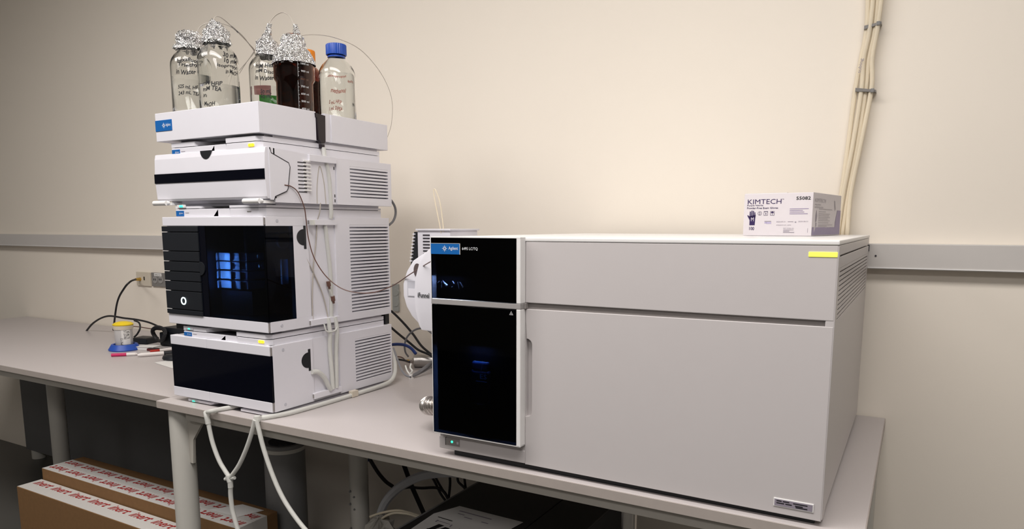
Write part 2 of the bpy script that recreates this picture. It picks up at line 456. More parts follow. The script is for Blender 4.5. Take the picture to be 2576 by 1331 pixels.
def latch(parent, xs, y, z, h=.058):
    b = nb(); box(b, xs-.004, xs+.0008, y-.004, y+.004, z-h/2, z+h/2)
    n = 16; prism(b, [(y-.004+.024*math.cos(PI/2+PI*k/n), z+.021*math.sin(PI/2+PI*k/n)) for k in range(n+1)], 'x', xs-.003, xs+.0006)
    return obj('door_latch', b, M_black, parent, label='black semicircular door latch')

# --- pump (bottom)
t = thing('pump_module', 'lowest white instrument of the stack, with a plain black front panel, standing on the bench', 'instrument', (-.725, .25, 0))
Z0, Z1 = .0152, .1858
b = nb(); box(b, X0+.001, X1-.014, .03, YB-.001, Z0+.001, Z1-.001); obj('casing', b, M_white, t)
for (za, zb_) in ((.0152, .0412), (.1605, .1858)):
    b = nb(); box(b, X0, -.7725, YF, .04, za, zb_, .0015); box(b, -.7718, X1-.003, YF, .04, za, zb_, .0015); obj('front_band', b, M_white, t)
b = nb(); box(b, X0+.0015, X1-.0005, YF+.0005, .04, .0412, .1605, .0012); obj('front_panel', b, M_gloss, t, label='glossy black front panel')
b = nb(); box(b, X1-.016, X1, .024, .16, Z0, Z1, .0008); obj('side_cheek', b, M_white, t)
b = nb(); box(b, X1-.012, X1-.001, .019, .0245, Z0+.003, .04); box(b, X1-.012, X1-.001, .019, .0245, .1615, Z1-.003); obj('corner_notch', b, M_groove, t)
for zz in (.0285, .1715): screw_cap(t, X1, .058, zz)
latch(t, X1, .1465, .131, .059)
channel(t, X1, Z0, Z1)
side_panel(t, X1, Z0, Z1, .325, .484, .037, .162, 14)
clip_bar(t, X1, .153, .259, .0225, .038)
deck(t, Z1, .2005)
base(t, .0032, Z0, led=True)
for (x, y) in ((-.85, .05), (-.57, .05), (-.85, .44), (-.57, .44)):
    b = nb(); cyl(b, (x, y, 0), (x, y, .0034), .012, seg=20); obj('foot', b, M_slot, t, smooth=True)

# --- autosampler
t = thing('autosampler_module', 'tall white instrument with a wraparound black window and blue lit trays inside', 'instrument', (-.725, .25, .2025))
Z0, Z1 = .2193, .508
b = nb(); box(b, X0+.001, X1-.014, .16, YB-.001, Z0+.001, Z1-.001); box(b, X0, X0+.01, .03, YB-.001, Z0+.001, Z1-.001)
obj('casing', b, M_white, t)
for (za, zb_) in ((Z0, .2466), (.4846, Z1)):
    b = nb(); box(b, X0, X1-.004, YF, .165, za, zb_, .0015); obj('front_band', b, M_white, t)
    b = nb(); box(b, X1-.014, X1, .0225, .165, za, zb_, .0008); obj('side_band', b, M_white, t)
    b = nb(); box(b, X1-.008, X1-.001, .0185, .023, za+.003, zb_-.003); obj('corner_notch', b, M_groove, t)
    screw_cap(t, X1, .058, (za+zb_)/2+.001)
b = nb(); box(b, X1-.014, X1, .1085, .1605, .2466, .4846); obj('side_cheek', b, M_white, t)
# drawer fronts on the left
cuts = [.4846, .4685, .4178, .3905, .3635, .3375, .3110, .2605, .2466]
for za, zb_ in zip(cuts[1:], cuts):
    b = nb(); box(b, X0+.0005, -.774, YF-.004, .15, za+.0009, zb_-.0009, .0012); d = obj('drawer_front', b, M_mattblack, t, label='matt black drawer front')
    if zb_ < .48:
        b = nb(); box(b, X0+.0002, X0+.022, YF-.0044, YF-.002, zb_-.0006, zb_+.0006); obj('drawer_gap', b, M_bright, d)
    if abs(za-.2605) < 1e-4:
        b = nb(); n = 28
        for k in range(n):
            a0, a1 = 2*PI*k/n, 2*PI*(k+.9)/n
            if k in (6, 20): continue
            pts = [(-.848+r*math.cos(a), .2845+r*math.sin(a)) for r, a in ((.0075, a0), (.0105, a0), (.0105, a1), (.0075, a1))]
            prism(b, pts, 'y', YF-.0052, YF-.0038)
        obj('power_ring', b, M_ring, d, label='glowing white power ring')
n = 20; b = nb(); prism(b, [(-.774+.019*math.sin(PI*k/n), .3735+.018*math.cos(PI*k/n)) for k in range(n+1)], 'y', YF-.0035, YF-.0005); obj('door_grip', b, M_mattblack, t)
b = nb(); box(b, -.7735, -.7480, YF-.0005, YF+.0022, .2468, .4844, .0006); obj('window_border', b, M_gloss, t, label='opaque glossy black border')
b = nb(); box(b, -.7482, X1-.0005, YF-.0004, YF+.0021, .2468, .4844, .0006); obj('window', b, M_glass_dark, t, label='smoked front window')
b = nb(); box(b, X1-.0022, X1+.0003, YF+.0024, .1083, .2468, .4844, .0006); obj('window', b, M_glass_dark, t, label='smoked side window')
b = nb(); box(b, -.773, X1-.003, .1565, .159, .2468, .4844); box(b, -.7725, -.7705, .02, .157, .2468, .4844); box(b, -.773, X1-.003, .0205, .157, .2467, .2475); box(b, -.773, X1-.003, .0205, .157, .4837, .4845)
obj('cavity_lining', b, M_mattblack, t)
M_tray = mat('blue_lit_tray', (.50, .56, .60), .35, .4, noise=.1, nscale=60)
rows = [(634.7, 655.5), (658.5, 678), (682, 701.5), (706, 725.5)]
colsu = [(545.5, 573), (577.5, 597.5), (600.5, 616.5)]
tx = [((-0.7648, 0.0600, 0.3879)[0], (-0.7211, 0.0600, 0.3890)[0]), ((-0.7140, 0.0600, 0.3892)[0], (-0.6830, 0.0600, 0.3900)[0]), ((-0.6784, 0.0600, 0.3901)[0], (-0.6517, 0.0600, 0.3908)[0])]
tz = [((-0.7176, 0.0600, 0.3938)[2], (-0.7158, 0.0600, 0.4147)[2]), ((-0.7196, 0.0600, 0.3702)[2], (-0.7178, 0.0600, 0.3907)[2]), ((-0.7216, 0.0600, 0.3453)[2], (-0.7199, 0.0600, 0.3659)[2]), ((-0.7238, 0.0600, 0.3199)[2], (-0.7220, 0.0600, 0.3406)[2])]
for (a0, a1) in tz:
    for (c0, c1) in tx:
        b = nb(); box(b, c0, c1, .064, .12, a0, a1, .0012)
        prism(b, [(c0, a0), (c0+.005, a0), (c0+.005, a1), (c0, a1-.003)], 'y', .058, .065)
        obj('sample_tray', b, M_tray, t)
b = nb(); box(b, tx[0][0]-.004, tx[2][1]+.004, .072, .125, tz[3][0]-.07, tz[3][0]-.006); obj('tray_housing', b, M_mattblack, t)
M_blamp = mat('blue_lamp', (.1, .3, .9), .4, noise=.01, emit=(.28, .56, 1.0), estr=330)
b = nb(); box(b, -.7715, -.7665, .024, .0275, tz[3][0]-.004, tz[0][1]); obj('interior_light', b, M_blamp, t, label='blue interior lamp strip')
b = nb(); box(b, (-0.5450, 0.1193, 0.4115)[0], (-0.5450, 0.1193, 0.4115)[0]+.002, (-0.5450, 0.1193, 0.4115)[1], (-0.5450, 0.1227, 0.4114)[1], .345, .415); obj('light_guide', b, mat('light_guide', (.3, .6, 1), .3, noise=.01, emit=(.12, .36, .9), estr=6), t)
b = nb(); box(b, -.56, -.552, (-0.5560, 0.0921, 0.3868)[1], (-0.5560, 0.1106, 0.3859)[1], .335, .400, .002); obj('needle_block', b, M_tray, t)
b = nb(); cyl(b, (-.560, (-0.5560, 0.1009, 0.4475)[1], .447), (-.552, (-0.5560, 0.1009, 0.4475)[1], .447), .020, seg=32); obj('wash_wheel', b, mat('blue_grey_disc', (.05, .08, .14), .3, noise=.1), t, smooth=True)
for k, (u, v, r) in enumerate(((653, 612, .003), (650, 645, .003), (655, 668, .004), (720, 742, .003), (728, 741, .0035))):
    q = ((-0.5843, 0.0500, 0.4411), (-0.5911, 0.0500, 0.4079), (-0.5855, 0.0500, 0.3849), (-0.5500, 0.0979, 0.3076), (-0.5500, 0.1086, 0.3078))[k]
    b = nb(); lathe(b, [(0, -r*2), (r, -r*1.2), (r, r*1.2), (0, r*2)], q[0], q[1], q[2], 12); obj('metal_fitting', b, M_steel, t, smooth=True)
latch(t, X1, .148, .4555, .060)
channel(t, X1, Z0, Z1)
side_panel(t, X1, Z0, Z1, .317, .484, .2405, .4875, 26)
clip_bar(t, X1, .160, .259, .4868, .5015)
clip_bar(t, X1, .152, .259, .2215, .2375)
deck(t, Z1, .5285, led=False)
base(t, .2025, Z0, led=True)
b = nb(); box(b, -.59, -.576, .0212, .0222, .519, .5215); obj('power_mark', b, M_groove, t)
b = nb(); box(b, X0+.012, X0+.05, .03, .06, .2030, .2190); obj('rear_gap_block', b, M_black, t)
b = nb(); box(b, X1-.04, X1-.008, .4705, .488, .1875, .2190); obj('rear_gap_block', b, M_black, t)

# --- column oven with sloped front
t = thing('column_oven_module', 'white instrument with a black stripe across its bulging front, second from top of the stack', 'instrument', (-.725, .25, .5300))
Z0, Z1 = .5420, .6660
XL, XR = -.9405, -.5145
b = nb(); box(b, X0+.001, XR-.014, .05, YB-.001, Z0+.001, Z1-.001); obj('casing', b, M_white, t)
# front door: profile in (y,z) extruded across, slightly convex
prof = [(.05, .5505), (.0225, .5505), (.0195, .556), (.0165, .60), (.0165, .625), (.0185, .660), (.0215, .6725), (.026, .6738), (.05, .6738)]
b = nb(); prism(b, prof, 'x', XL, XR, .0012); door = obj('front_door', b, M_white, t)
b = nb(); prism(b, [(.0163, .5970), (.0152, .5975), (.0152, .6215), (.0163, .6220), (.02, .6220), (.02, .5970)], 'x', XL-.0006, XR-.0006); obj('stripe', b, M_gloss, door, label='glossy black stripe')
n = 18; b = nb(); prism(b, [(-.7285-.0205*math.cos(PI*k/n), .6742-.021*math.sin(PI*k/n)) for k in range(n+1)], 'y', .0172, .03); obj('finger_notch', b, M_black, door, label='black finger notch')
for x0, x1 in ((-.944, -.890), (-.588, -.531)):
    b = nb(); cyl(b, (x0, .012, .5450), (x1, .012, .5450), .0066, seg=20); cyl(b, (x1, .012, .545), (x1+.004, .018, .545), .0066, .004, 20)
    prism(b, [(x1-.004, .008), (x1+.010, .020), (x1+.010, .05), (x1-.012, .05), (x1-.012, .02)], 'z', .5395, .5465)
    obj('release_bar', b, M_bright, door, smooth=True)
# right cheek with the angular seam
seam = [(.0330, .6725), (.0365, .6600), (.0905, .6400), (.0945, .6300), (.0850, .5765), (.0800, .5700), (.0430, .5560), (.0400, .5480)]
cheek = [(.049, .5480), (.049, .6735)]
b = nb(); prism(b, [(.045, Z1+.006), (.158, Z1+.001), (.158, Z0), (.045, Z0)], 'x', XR-.016, XR); obj('side_cheek', b, M_white, t)
b = nb(); prism(b, [(.030, .6725)]+seam[1:]+[(.030, .5480)], 'x', XR-.004, XR+.0022); obj('door_cheek', b, M_white, door)
b = nb(); tube(b, [(XR+.0016, y, z) for y, z in seam], .0015, 6, smooth=False); obj('seam_line', b, M_slot, door)
for q in ((-0.5145, 0.0790, 0.6348), (-0.5145, 0.0793, 0.6175), (-0.5145, 0.0786, 0.6059)):
    b = nb(); box(b, XR-.004, XR+.001, q[1], q[1]+.008, q[2]-.001, q[2]+.001); obj('cable_notch', b, M_black, t)
# front group of nine open slots
pit = (.6490-.5660)/9
for i in range(9):
    z = .5660+pit*(i+.5)
    b = nb(); prism(b, [(.1215, z-.0012), (.1215, z+.0012), (.150, z+.0016), (.150, z-.0012)], 'x', XR-.004, XR+.0007); obj('air_slot', b, M_slot, t)
    b = nb(); prism(b, [(XR-.001, z+.0016), (XR+.004, z+.0030), (XR+.004, z+.0062), (XR-.001, z+.0070)], 'y', .140, .164, .0004); obj('air_rib', b, M_bright, t)
b = nb(); box(b, XR-.016, XR-.004, .157, .259, Z0, Z1); obj('tube_channel', b, M_white, t)
side_panel(t, XR, Z0, Z1, .312, .474, .563, .6475, 9)
b = nb(); box(b, XR-.006, XR+.006, .158, .256, .6495, .6668, .001); obj('tube_clip', b, M_white, t)
for q in ((.253, .638), (.253, .565), (.253, .552)):
    b = nb(); box(b, XR-.005, XR-.0035, q[0], q[0]+.003, q[1]-.004, q[1]+.004); obj('channel_slot', b, M_black, t)
deck(t, Z1, .6875)
base(t, .5300, Z0, led=False)
b = nb(); box(b, -.862, -.828, .0215, .0235, .5325, .5400); p = obj('indicator_window', b, M_bright, t)
b = nb(); box(b, -.851, -.838, .0200, .0216, .5335, .5390, .0008); obj('indicator_lamp', b, M_gled, p, label='green indicator lamp')

# --- solvent tray (top)
t = thing('solvent_tray', 'white open tray holding the six bottles, topmost unit of the stack', 'tray', (-.725, .25, .6890))
Z0, Z1 = .7065, .7795
b = nb(); box(b, X0, X1, YF, YF+.012, Z0, Z1, .0012); obj('front_wall', b, M_white, t)
b = nb(); box(b, X0, X0+.012, YF+.0115, YB+.003, Z0, Z1, .0012); obj('side_wall', b, M_white, t)
b = nb(); box(b, X0, X1, YB-.009, YB+.003, Z0, Z1, .0012); obj('rear_wall', b, M_white, t)
b = nb(); box(b, X1-.012, X1, YF+.0115, .2035, Z0, Z1, .0012); box(b, X1-.012, X1-.0005, .2355, .2505, Z0, Z1, .0008); box(b, X1-.012, X1-.003, .2500, .2600, Z0, Z1); box(b, X1-.012, X1, .2595, YB-.008, Z0, Z1, .0012)
box(b, X1-.012, X1-.004, .2030, .2360, Z0, .7070)
obj('side_wall', b, M_white, t)
b = nb(); box(b, X0+.01, X1-.010, YF+.010, YB-.007, .7070, .7550); obj('tray_floor', b, M_white, t)
agi_badge(t, -.9222, -.8538, .7325, .7607, YF)
M_leak = mat('black_drain_plastic', (.018, .012, .016), .35, noise=.1)
b = nb(); prism(b, [(.1995, .7760), (.2005, .7650), (.2040, .7640), (.2070, .7105), (.2165, .7005), (.2285, .7010), (.2325, .7060), (.2345, .7730)], 'x', X1-.010, X1+.004, .001)
f = obj('drain_funnel', b, M_leak, t, label='black drain funnel')
b = nb(); box(b, X1-.008, X1+.003, .2180, .2295, .6880, .6985, .001); obj('funnel_outlet', b, M_leak, f)
base(t, .6890, Z0, led=False)
M_redtint = mat('frosted_trim', (.7, .68, .66), .4, noise=.01)

# --- tubing that runs down the stack's side
tb = thing('drain_tubing', 'clear plastic tubing running down the right side of the white stack', 'tubing', (-.515, .21, 0))
S = -.5155
b = nb(); tube(b, [(-.523, .2235, .690), (-.520, .224, .660), (-.517, .232, .62), (-.517, .236, .56), (-.518, .238, .52), (-.521, .239, .505)], .0055, 10); obj('drain_tube', b, M_tube, tb, smooth=True)
b = nb(); tube(b, [(-.5185, .200, .545), (-.5185, .196, .52), (-.5285, .196, .495), (-.5285, .188, .44), (-.5285, .176, .38), (-.5285, .167, .30), (-.5285, .166, .236)], .0016, 8); obj('thin_line', b, M_thin, tb, smooth=True)
b = nb(); tube(b, [(-.5185, .188, .543), (-.5185, .190, .59), (-.5185, .202, .640), (-.5185, .215, .60), (-.5185, .220, .543)], .0014, 8); obj('thin_line', b, M_thin, tb, smooth=True)
b = nb(); tube(b, [(-.5275, .222, .500), (-.5275, .228, .44), (-.5275, .236, .36), (-.5275, .236, .30), (-.5275, .234, .236)], .0055, 10); obj('drain_tube', b, M_tube, tb, smooth=True)
b = nb(); tube(b, [(-.5285, .152, .40), (-.5275, .175, .36), (-.5275, .205, .30), (-.5275, .222, .236)], .0016, 8); obj('thin_line', b, M_thin, tb, smooth=True)
for q in ((-0.5200, 0.2210, 0.3269), (-0.5200, 0.2355, 0.2855)):
    b = nb(); d = Vector((0, .0018, -.010))
    cyl(b, Vector(q)-d*.9, Vector(q)+d*.4, .0058, .0058, 8); cyl(b, Vector(q)+d*.4, Vector(q)+d*1.1, .0034, .003, 8)
    obj('tube_fitting', b, M_capil, tb, label='small dark brown fitting')
b = nb(); tube(b, [(-0.5210, 0.2244, 0.3147), (-0.5210, 0.2285, 0.3057), (-0.5210, 0.2339, 0.2932)], .004, 8); obj('drain_tube', b, M_tube, tb, smooth=True)
for pts in ([(-.521, .214, .236), (-.517, .216, .20), (-.5215, .218, .15), (-.5215, .222, .09), (-.5215, .224, .037)], [(-.521, .241, .236), (-.517, .243, .20), (-.5215, .242, .14), (-.5215, .240, .08), (-.5215, .238, .037)]):
    b = nb(); tube(b, pts, .0058, 10); obj('drain_tube', b, M_tube, tb, smooth=True)
b = nb(); tube(b, [(-.518, .196, .222), (-.514, .200, .203), (-.512, .216, .199), (-.513, .236, .203), (-.516, .246, .222)], .0022, 8); obj('tube_loop', b, M_tube, tb, smooth=True)
b = nb(); tube(b, [(-.523, .150, .098), (-.521, .170, .094), (-.520, .190, .076), (-.520, .205, .050), (-.520, .214, .036)], .0065, 10); obj('drain_tube', b, M_tube, tb, smooth=True)

# long drain hose along the bench and over its edge
h = thing('drain_hose', 'pale plastic hose with Y joint beside the white stack, hanging over the bench edge', 'hose', (-.56, .1, 0))
HR = .0062
b = nb(); tube(b, [(-.542, .497, .115), (-.534, .5015, .085), (-.527, .5015, .0575), (-.520, .490, .030), (-.514, .462, .014), (-.512, .42, .009), (-.512, .34, HR+.001), (-.513, .24, HR), (-.514, .14, HR), (-.519, .06, HR), (-.535, .012, HR), (-.545, -.005, HR)], HR, 12); obj('hose_run', b, M_tube, h, smooth=True)
b = nb(); box(b, -.519, -.505, .283, .308, .001, .019, .001); obj('tape_band', b, M_cream, h)
b = nb(); lathe(b, [(0, -.008), (.008, -.007), (.009, 0), (.008, .007), (0, .008)], -.548, -.016, HR, 16); obj('elbow', b, M_tube, h, smooth=True)
b = nb(); tube(b, [(-0.5440, -0.0220, 0.0030), (-0.5359, -0.0220, -0.0235), (-0.5244, -0.0220, -0.0628), (-0.5025, -0.0220, -0.1158), (-0.4711, -0.0220, -0.1718), (-0.4323, -0.0220, -0.2155), (-0.3806, -0.0220, -0.2555), (-0.3104, -0.0220, -0.2899), (-0.2244, -0.0220, -0.3283)], HR*.92, 12); obj('hose_drop', b, M_tube, h, smooth=True)
b = nb(); tube(b, [(-0.5472, -0.0240, 0.0050), (-0.5632, -0.0240, -0.0343), (-0.5856, -0.0240, -0.0773), (-0.6145, -0.0240, -0.1222), (-0.6413, -0.0240, -0.1526), (-0.6546, -0.0240, -0.1658)], HR*.92, 12); obj('hose_drop', b, M_tube, h, smooth=True)

b = nb(); tube(b, [(-.668, .075, .0066), (-0.6880, 0.0420, 0.0066), (-0.7037, 0.0043, 0.0066), (-0.7090, -0.0258, 0.0064), (-0.7283, -0.0235, 0.0012)], .0060, 12); obj('hose_run', b, M_tube, h, smooth=True)
b = nb(); tube(b, [(-0.7395, -0.0200, -0.0012), (-0.7319, -0.0240, -0.0100), (-0.7274, -0.0240, -0.0309)], .0072, 12); obj('elbow', b, M_tube, h, smooth=True)
b = nb(); tube(b, [(-0.7290, -0.0240, -0.0139), (-0.7240, -0.0240, -0.0455), (-0.7133, -0.0240, -0.0849), (-0.6932, -0.0240, -0.1250), (-0.6718, -0.0240, -0.1494), (-0.6575, -0.0240, -0.1630)], HR*.92, 12); obj('hose_drop', b, M_tube, h, smooth=True)
b = nb(); cyl(b, (-0.6604, -0.0240, -0.1603), (-0.6540, -0.0240, -0.1765), .0085, .0078, 14); cyl(b, (-0.6538, -0.0240, -0.1743), (-0.6537, -0.0240, -0.1916), .0070, .0070, 14); cyl(b, (-0.6738, -0.0240, -0.1725), (-0.6359, -0.0240, -0.1623), .0045, .0045, 10); obj('y_connector', b, M_tube, h, smooth=True)
b = nb(); tube(b, [(-0.6533, -0.0240, -0.1872), (-0.6555, -0.0240, -0.2125), (-0.6524, -0.0240, -0.2501), (-0.6427, -0.0240, -0.2831), (-0.6300, -0.0240, -0.3165), (-0.6068, -0.0240, -0.3716)], HR*.95, 12); obj('hose_drop', b, M_tube, h, smooth=True)

# ---------------------------------------------------------------- bottles
ZB = .7552
def bottle(c, label, glass, liq, level, group, step=False):
    t = thing('solvent_bottle', label, 'bottle', (c[0], c[1], ZB), group=group)
    R, w = .0505, .0026
    outer = [(0, .003), (.030, .003), (.040, 0), (.046, .0008), (.0497, .005), (R, .012), (R, .146), (.0495, .155), (.0465, .164), (.0405, .174), (.033, .182), (.0255, .189), (.0205, .196), (.0190, .203), (.0190, .206), (.0200, .2085), (.0190, .211), (.0190, .222)]
    inner = [(.0155, .222), (.0155, .200), (.0225, .188), (.030, .1795), (.038, .171), (.0440, .1615), (R-w-.0007, .154), (R-w, .145), (R-w, .014), (R-w-.004, .007), (.03, .0062), (0, .0062)]
    if step:
        def st_(r_, z_): return (r_*(1.03 if z_ > .106 else .925), z_) if r_ > .03 else (r_, z_)
        outer = [st_(*q_) for q_ in outer]; inner = [st_(*q_) for q_ in inner]
        k_ = [i for i, q_ in enumerate(outer) if q_[1] == .012][0]
        outer[k_+1:k_+1] = [(R*.925, .100), (R*1.03, .108)]
        k_ = [i for i, q_ in enumerate(inner) if q_[1] == .014][0]
        inner[k_:k_] = [((R-w)*1.03-.0005, .108), ((R-w)*.925, .100)]
    b = nb(); lathe(b, outer+inner, c[0], c[1], ZB, 48); o = obj('bottle_glass', b, glass, t, smooth=True, ang=50)
    if liq:
        L = level-ZB; g = .0004
        ip = [(0, .0062+g), (.03, .0062+g), (R-w-.004, .007+g), (R-w-g, .014)]
        for r, z in ((R-w-g, .145), (R-w-.0007-g, .154), (.0440-g, .1615), (.038-g, .171), (.030-g, .1795)):
            if z < L: ip.append((r, z))
        ip += [(ip[-1][0] if L < .15 else ip[-1][0]-.003, L), (0, L)]
        if step: ip = [(r_*.92, z_) for r_, z_ in ip if z_ < .02] + [((R-w)*.92-g, .100), ((R-w)*1.03-.001, .109)] + [(r_, z_) for r_, z_ in ip if z_ > .11]
        b = nb(); lathe(b, ip, c[0], c[1], ZB, 48); obj('liquid', b, liq, t, smooth=True, ang=50)
    return t
def screw_top(t, c, m, z0=.201, r=.0285, hh=.030):
    b = nb()
    def wob(j, k): return ((-.0010 if (k % 2 and 0 < j < 4) else 0), 0)
    lathe(b, [(r-.003, 0), (r, .001), (r, hh-.004), (r-.001, hh-.001), (r-.004, hh), (0, hh)], c[0], c[1], ZB+z0, 60, wob)
    obj('screw_cap', b, m, t, smooth=True, ang=25)
    b = nb(); lathe(b, [(.020, -.007), (.0245, -.006), (.0245, -.002), (.020, 0)], c[0], c[1], ZB+z0, 40); obj('pour_ring', b, m, t, smooth=True)
def foil_cap(t, c, prof, spout, rad, seed, amp=.0024, seg=30):
    rnd = random.Random(seed)
    tab = {}
    def wob(j, k):
        if j == len(prof)-1: return (0, 0)
        a = rnd.gauss(0, amp); return (a, rnd.gauss(0, amp*.6))
    fine = []
    for (r0, z0), (r1, z1) in zip(prof, prof[1:]):
        n = max(1, int(max(abs(r1-r0), abs(z1-z0))/.0055))
        for i in range(n): fine.append((r0+(r1-r0)*i/n, z0+(z1-z0)*i/n))
    fine.append(prof[-1])
    p2 = fine
    def wob2(j, k): return (rnd.gauss(0, amp), rnd.gauss(0, amp*.6)) if j < len(p2)-1 else (0, 0)
    b = nb(); lathe(b, p2, c[0], c[1], ZB, seg, wob2); o = obj('foil_cover', b, M_foil, t, label='crumpled aluminium foil cover')
    b = nb()
    tube(b, spout, rad, 14, 8, rfun=lambda s: rad*(1-.72*s)+.0012)
    for v in b.verts: v.co += Vector((rnd.gauss(0, .0010), rnd.gauss(0, .0010), rnd.gauss(0, .0010)))
    obj('foil_spout', b, M_foil, o)
    return o
GRP = None
B1 = (-.8516, .0818); B2 = (-.740, .0800); B3 = (-.712, .2185); BA = (-.5920, .1975); BO = (-0.7174, 0.3620, 0.9057)[:2]; BB = (-.5910, .3560)
A0 = math.atan2(-1.19-.1, .86+.7)      # bearing of the room side

t = bottle(B1, 'clear glass bottle under messy foil, handwriting in Water, leftmost on the tray', M_bglass, M_liq, (-0.8693, 0.0722, 0.8738)[2], GRP)
foil_cap(t, B1, [(.036, .190), (.034, .197), (.031, .206), (.032, .216), (.030, .226), (.022, .234), (.010, .238), (0, .239)], [(B1[0], B1[1], ZB+.232), (-0.8461, 0.0979, 0.9847), (-0.8378, 0.0984, 0.9938)], .0060, 1, .0032)
for s, z, w, h, a in (('hexafluoro', .150, .058, .0085, -.62), ('Triethyl', .136, .050, .010, -.62), ('in Water', .119, .046, .010, -.72), ('525 mL HFIP', .083, .054, .008, -.66), ('243 mL TEA', .068, .052, .008, -.66)):
    wrap_text(t, s, B1, .0505, A0+a, ZB+z, w*1.08, h*1.2, M_ink)
t = bottle(B2, 'clear glass bottle under foil, half full, handwritten TEA and MeOH, second from left', M_bglass, M_liq, (-0.7395, 0.0769, 0.8411)[2], GRP)
foil_cap(t, B2, [(.035, .191), (.0335, .196), (.0305, .203), (.0305, .214), (.0285, .224), (.022, .231), (.015, .238), (.010, .244), (0, .245)], [(B2[0], B2[1], ZB+.226), (-0.7633, 0.0852, 0.9734), (-0.7657, 0.0872, 0.9938), (-0.7625, 0.0920, 1.0121)], .0150, 2, .0026)
for s, z, w, h, a in (('mM HFIP', .081, .046, .0085, -.85), ('mM TEA', .068, .044, .009, -.85), ('in', .053, .010, .007, -.85), ('MeOH', .030, .026, .009, -.82), ('30 mM', .152, .036, .010, .25), ('10 mM', .138, .034, .010, .30), ('isopropyl', .125, .050, .009, -.05), ('in MeOH', .112, .034, .009, .35)):
    wrap_text(t, s, B2, .0505, A0+a, ZB+z, w*1.1, h*1.2, M_ink)
t = bottle(B3, 'clear glass bottle under a smooth foil cap, with a pink and green sticker', M_bglass, M_liq, (-0.7082, 0.2137, 0.8564)[2], GRP)
foil_cap(t, B3, [(.030, .187), (.0295, .192), (.0290, .200), (.0292, .216), (.0280, .222), (.018, .230), (.010, .238), (.007, .246), (0, .247)], [(B3[0]-.002, B3[1], ZB+.228), (-0.7194, 0.2289, 0.9874), (-0.7192, 0.2329, 1.0110), (-0.7187, 0.2364, 1.0303)], .0130, 3, .0016)
for s, z, w, h, a in (('mM HexaFl', .146, .056, .010, -.70), ('mM Diisopro', .130, .060, .010, -.72), ('in Water', .114, .046, .010, -.78), ('50 mL', .080, .026, .009, -.50), ('50 mL', .068, .026, .009, -.50), ('25', .068, .014, .008, .30), ('1.7', .054, .014, .009, .34)):
    wrap_text(t, s, B3, .0505, A0+a, ZB+z, w*1.1, h*1.2, M_ink)
# green and pink patch on the far side of that bottle
b = nb()
for i in range(10):
    a0, a1 = A0+2.86+i*.05, A0+2.86+(i+1)*.05
    vs = [b.verts.new((B3[0]+.0509*math.cos(a), B3[1]+.0509*math.sin(a), ZB+z)) for a, z in ((a0, .064), (a1, .064), (a1, .086), (a0, .086))]; b.faces.new(vs)
st = obj('patch', b, sheer('green_patch', (.10, .55, .08)), t, label='green and pink sticker')
b = nb()
for i in range(10):
    a0, a1 = A0+3.05+i*.04, A0+3.05+(i+1)*.04
    vs = [b.verts.new((B3[0]+.0509*math.cos(a), B3[1]+.0509*math.sin(a), ZB+z)) for a, z in ((a0, .086), (a1, .086), (a1, .102), (a0, .102))]; b.faces.new(vs)
obj('patch_top', b, sheer('pink_patch', (.85, .42, .40)), st)
t = bottle(BA, 'large dark amber bottle with white graduations and a foil covered neck', M_amber, M_amberliq, ZB+.150, GRP, step=True)
foil_cap(t, BA, [(.0548, .146), (.0545, .153), (.0525, .160), (.0480, .170), (.0425, .179), (.0365, .187), (.0315, .195), (.0300, .213), (.0265, .2185), (.014, .2205), (0, .2215)], [(-0.5912, 0.2103, 0.9596), (-0.5914, 0.2126, 0.9740), (-0.5942, 0.2133, 0.9885), (-0.5991, 0.2136, 1.0071)], .0140, 4, .0013)
for k, s in enumerate(('1000 ml', '900 ml', '800 ml', '700 ml', '600 ml', '500 ml', '400 ml')):
    z = ZB+.139-.0185*k
    wrap_text(t, s, BA, .0505*(1.03 if z-ZB > .106 else .925)+.0008, A0+.25, z, .0225, .0052, M_texts, 0, 0, 'graduation')
b = nb()
def bow(a, z, w, hh):
    rb_ = .0505*(1.03 if z-ZB > .106 else .925)+.0008
    v = [b.verts.new((BA[0]+rb_*math.cos(aa), BA[1]+rb_*math.sin(aa), zz)) for aa, zz in ((a, z), (a+w/.05, z), (a+w/.05, z+hh), (a, z+hh))]; b.faces.new(v)
bow(A0+.10, ZB+.012, .0008, .088); bow(A0+.10, ZB+.1085, .0008, .039)
for k in range(14): bow(A0+.10, ZB+.139-.00925*k, .004 if k % 2 == 0 else .0025, .0008)
obj('graduation_scale', b, M_texts, t)
t = bottle(BO, 'amber bottle with an orange screw cap, behind the large amber one', M_amber, M_amberliq, ZB+.140, GRP)
screw_top(t, BO, M_orange)
t = bottle(BB, 'clear glass bottle with a blue screw cap, full to the shoulder, rightmost on the tray', M_bglass, M_liq, (-0.5917, 0.3582, 0.9057)[2], GRP)
screw_top(t, BB, M_bluecap)
for s, z, w, h, a, m in (('methanol', .092, .040, .012, -.50, M_redink), ('diisopropyl', .132, .050, .008, -.65, M_redink), ('amine', .123, .020, .008, .45, M_redink), ('5 mL HFIP', .063, .034, .010, -.62, M_redink), ('1 mL DIPEA', .046, .036, .010, -.62, M_redink), ('N', .06, .008, .010, .75, M_ink)):
    wrap_text(t, s, BB, .0505, A0+a, ZB+z, w, h, m)

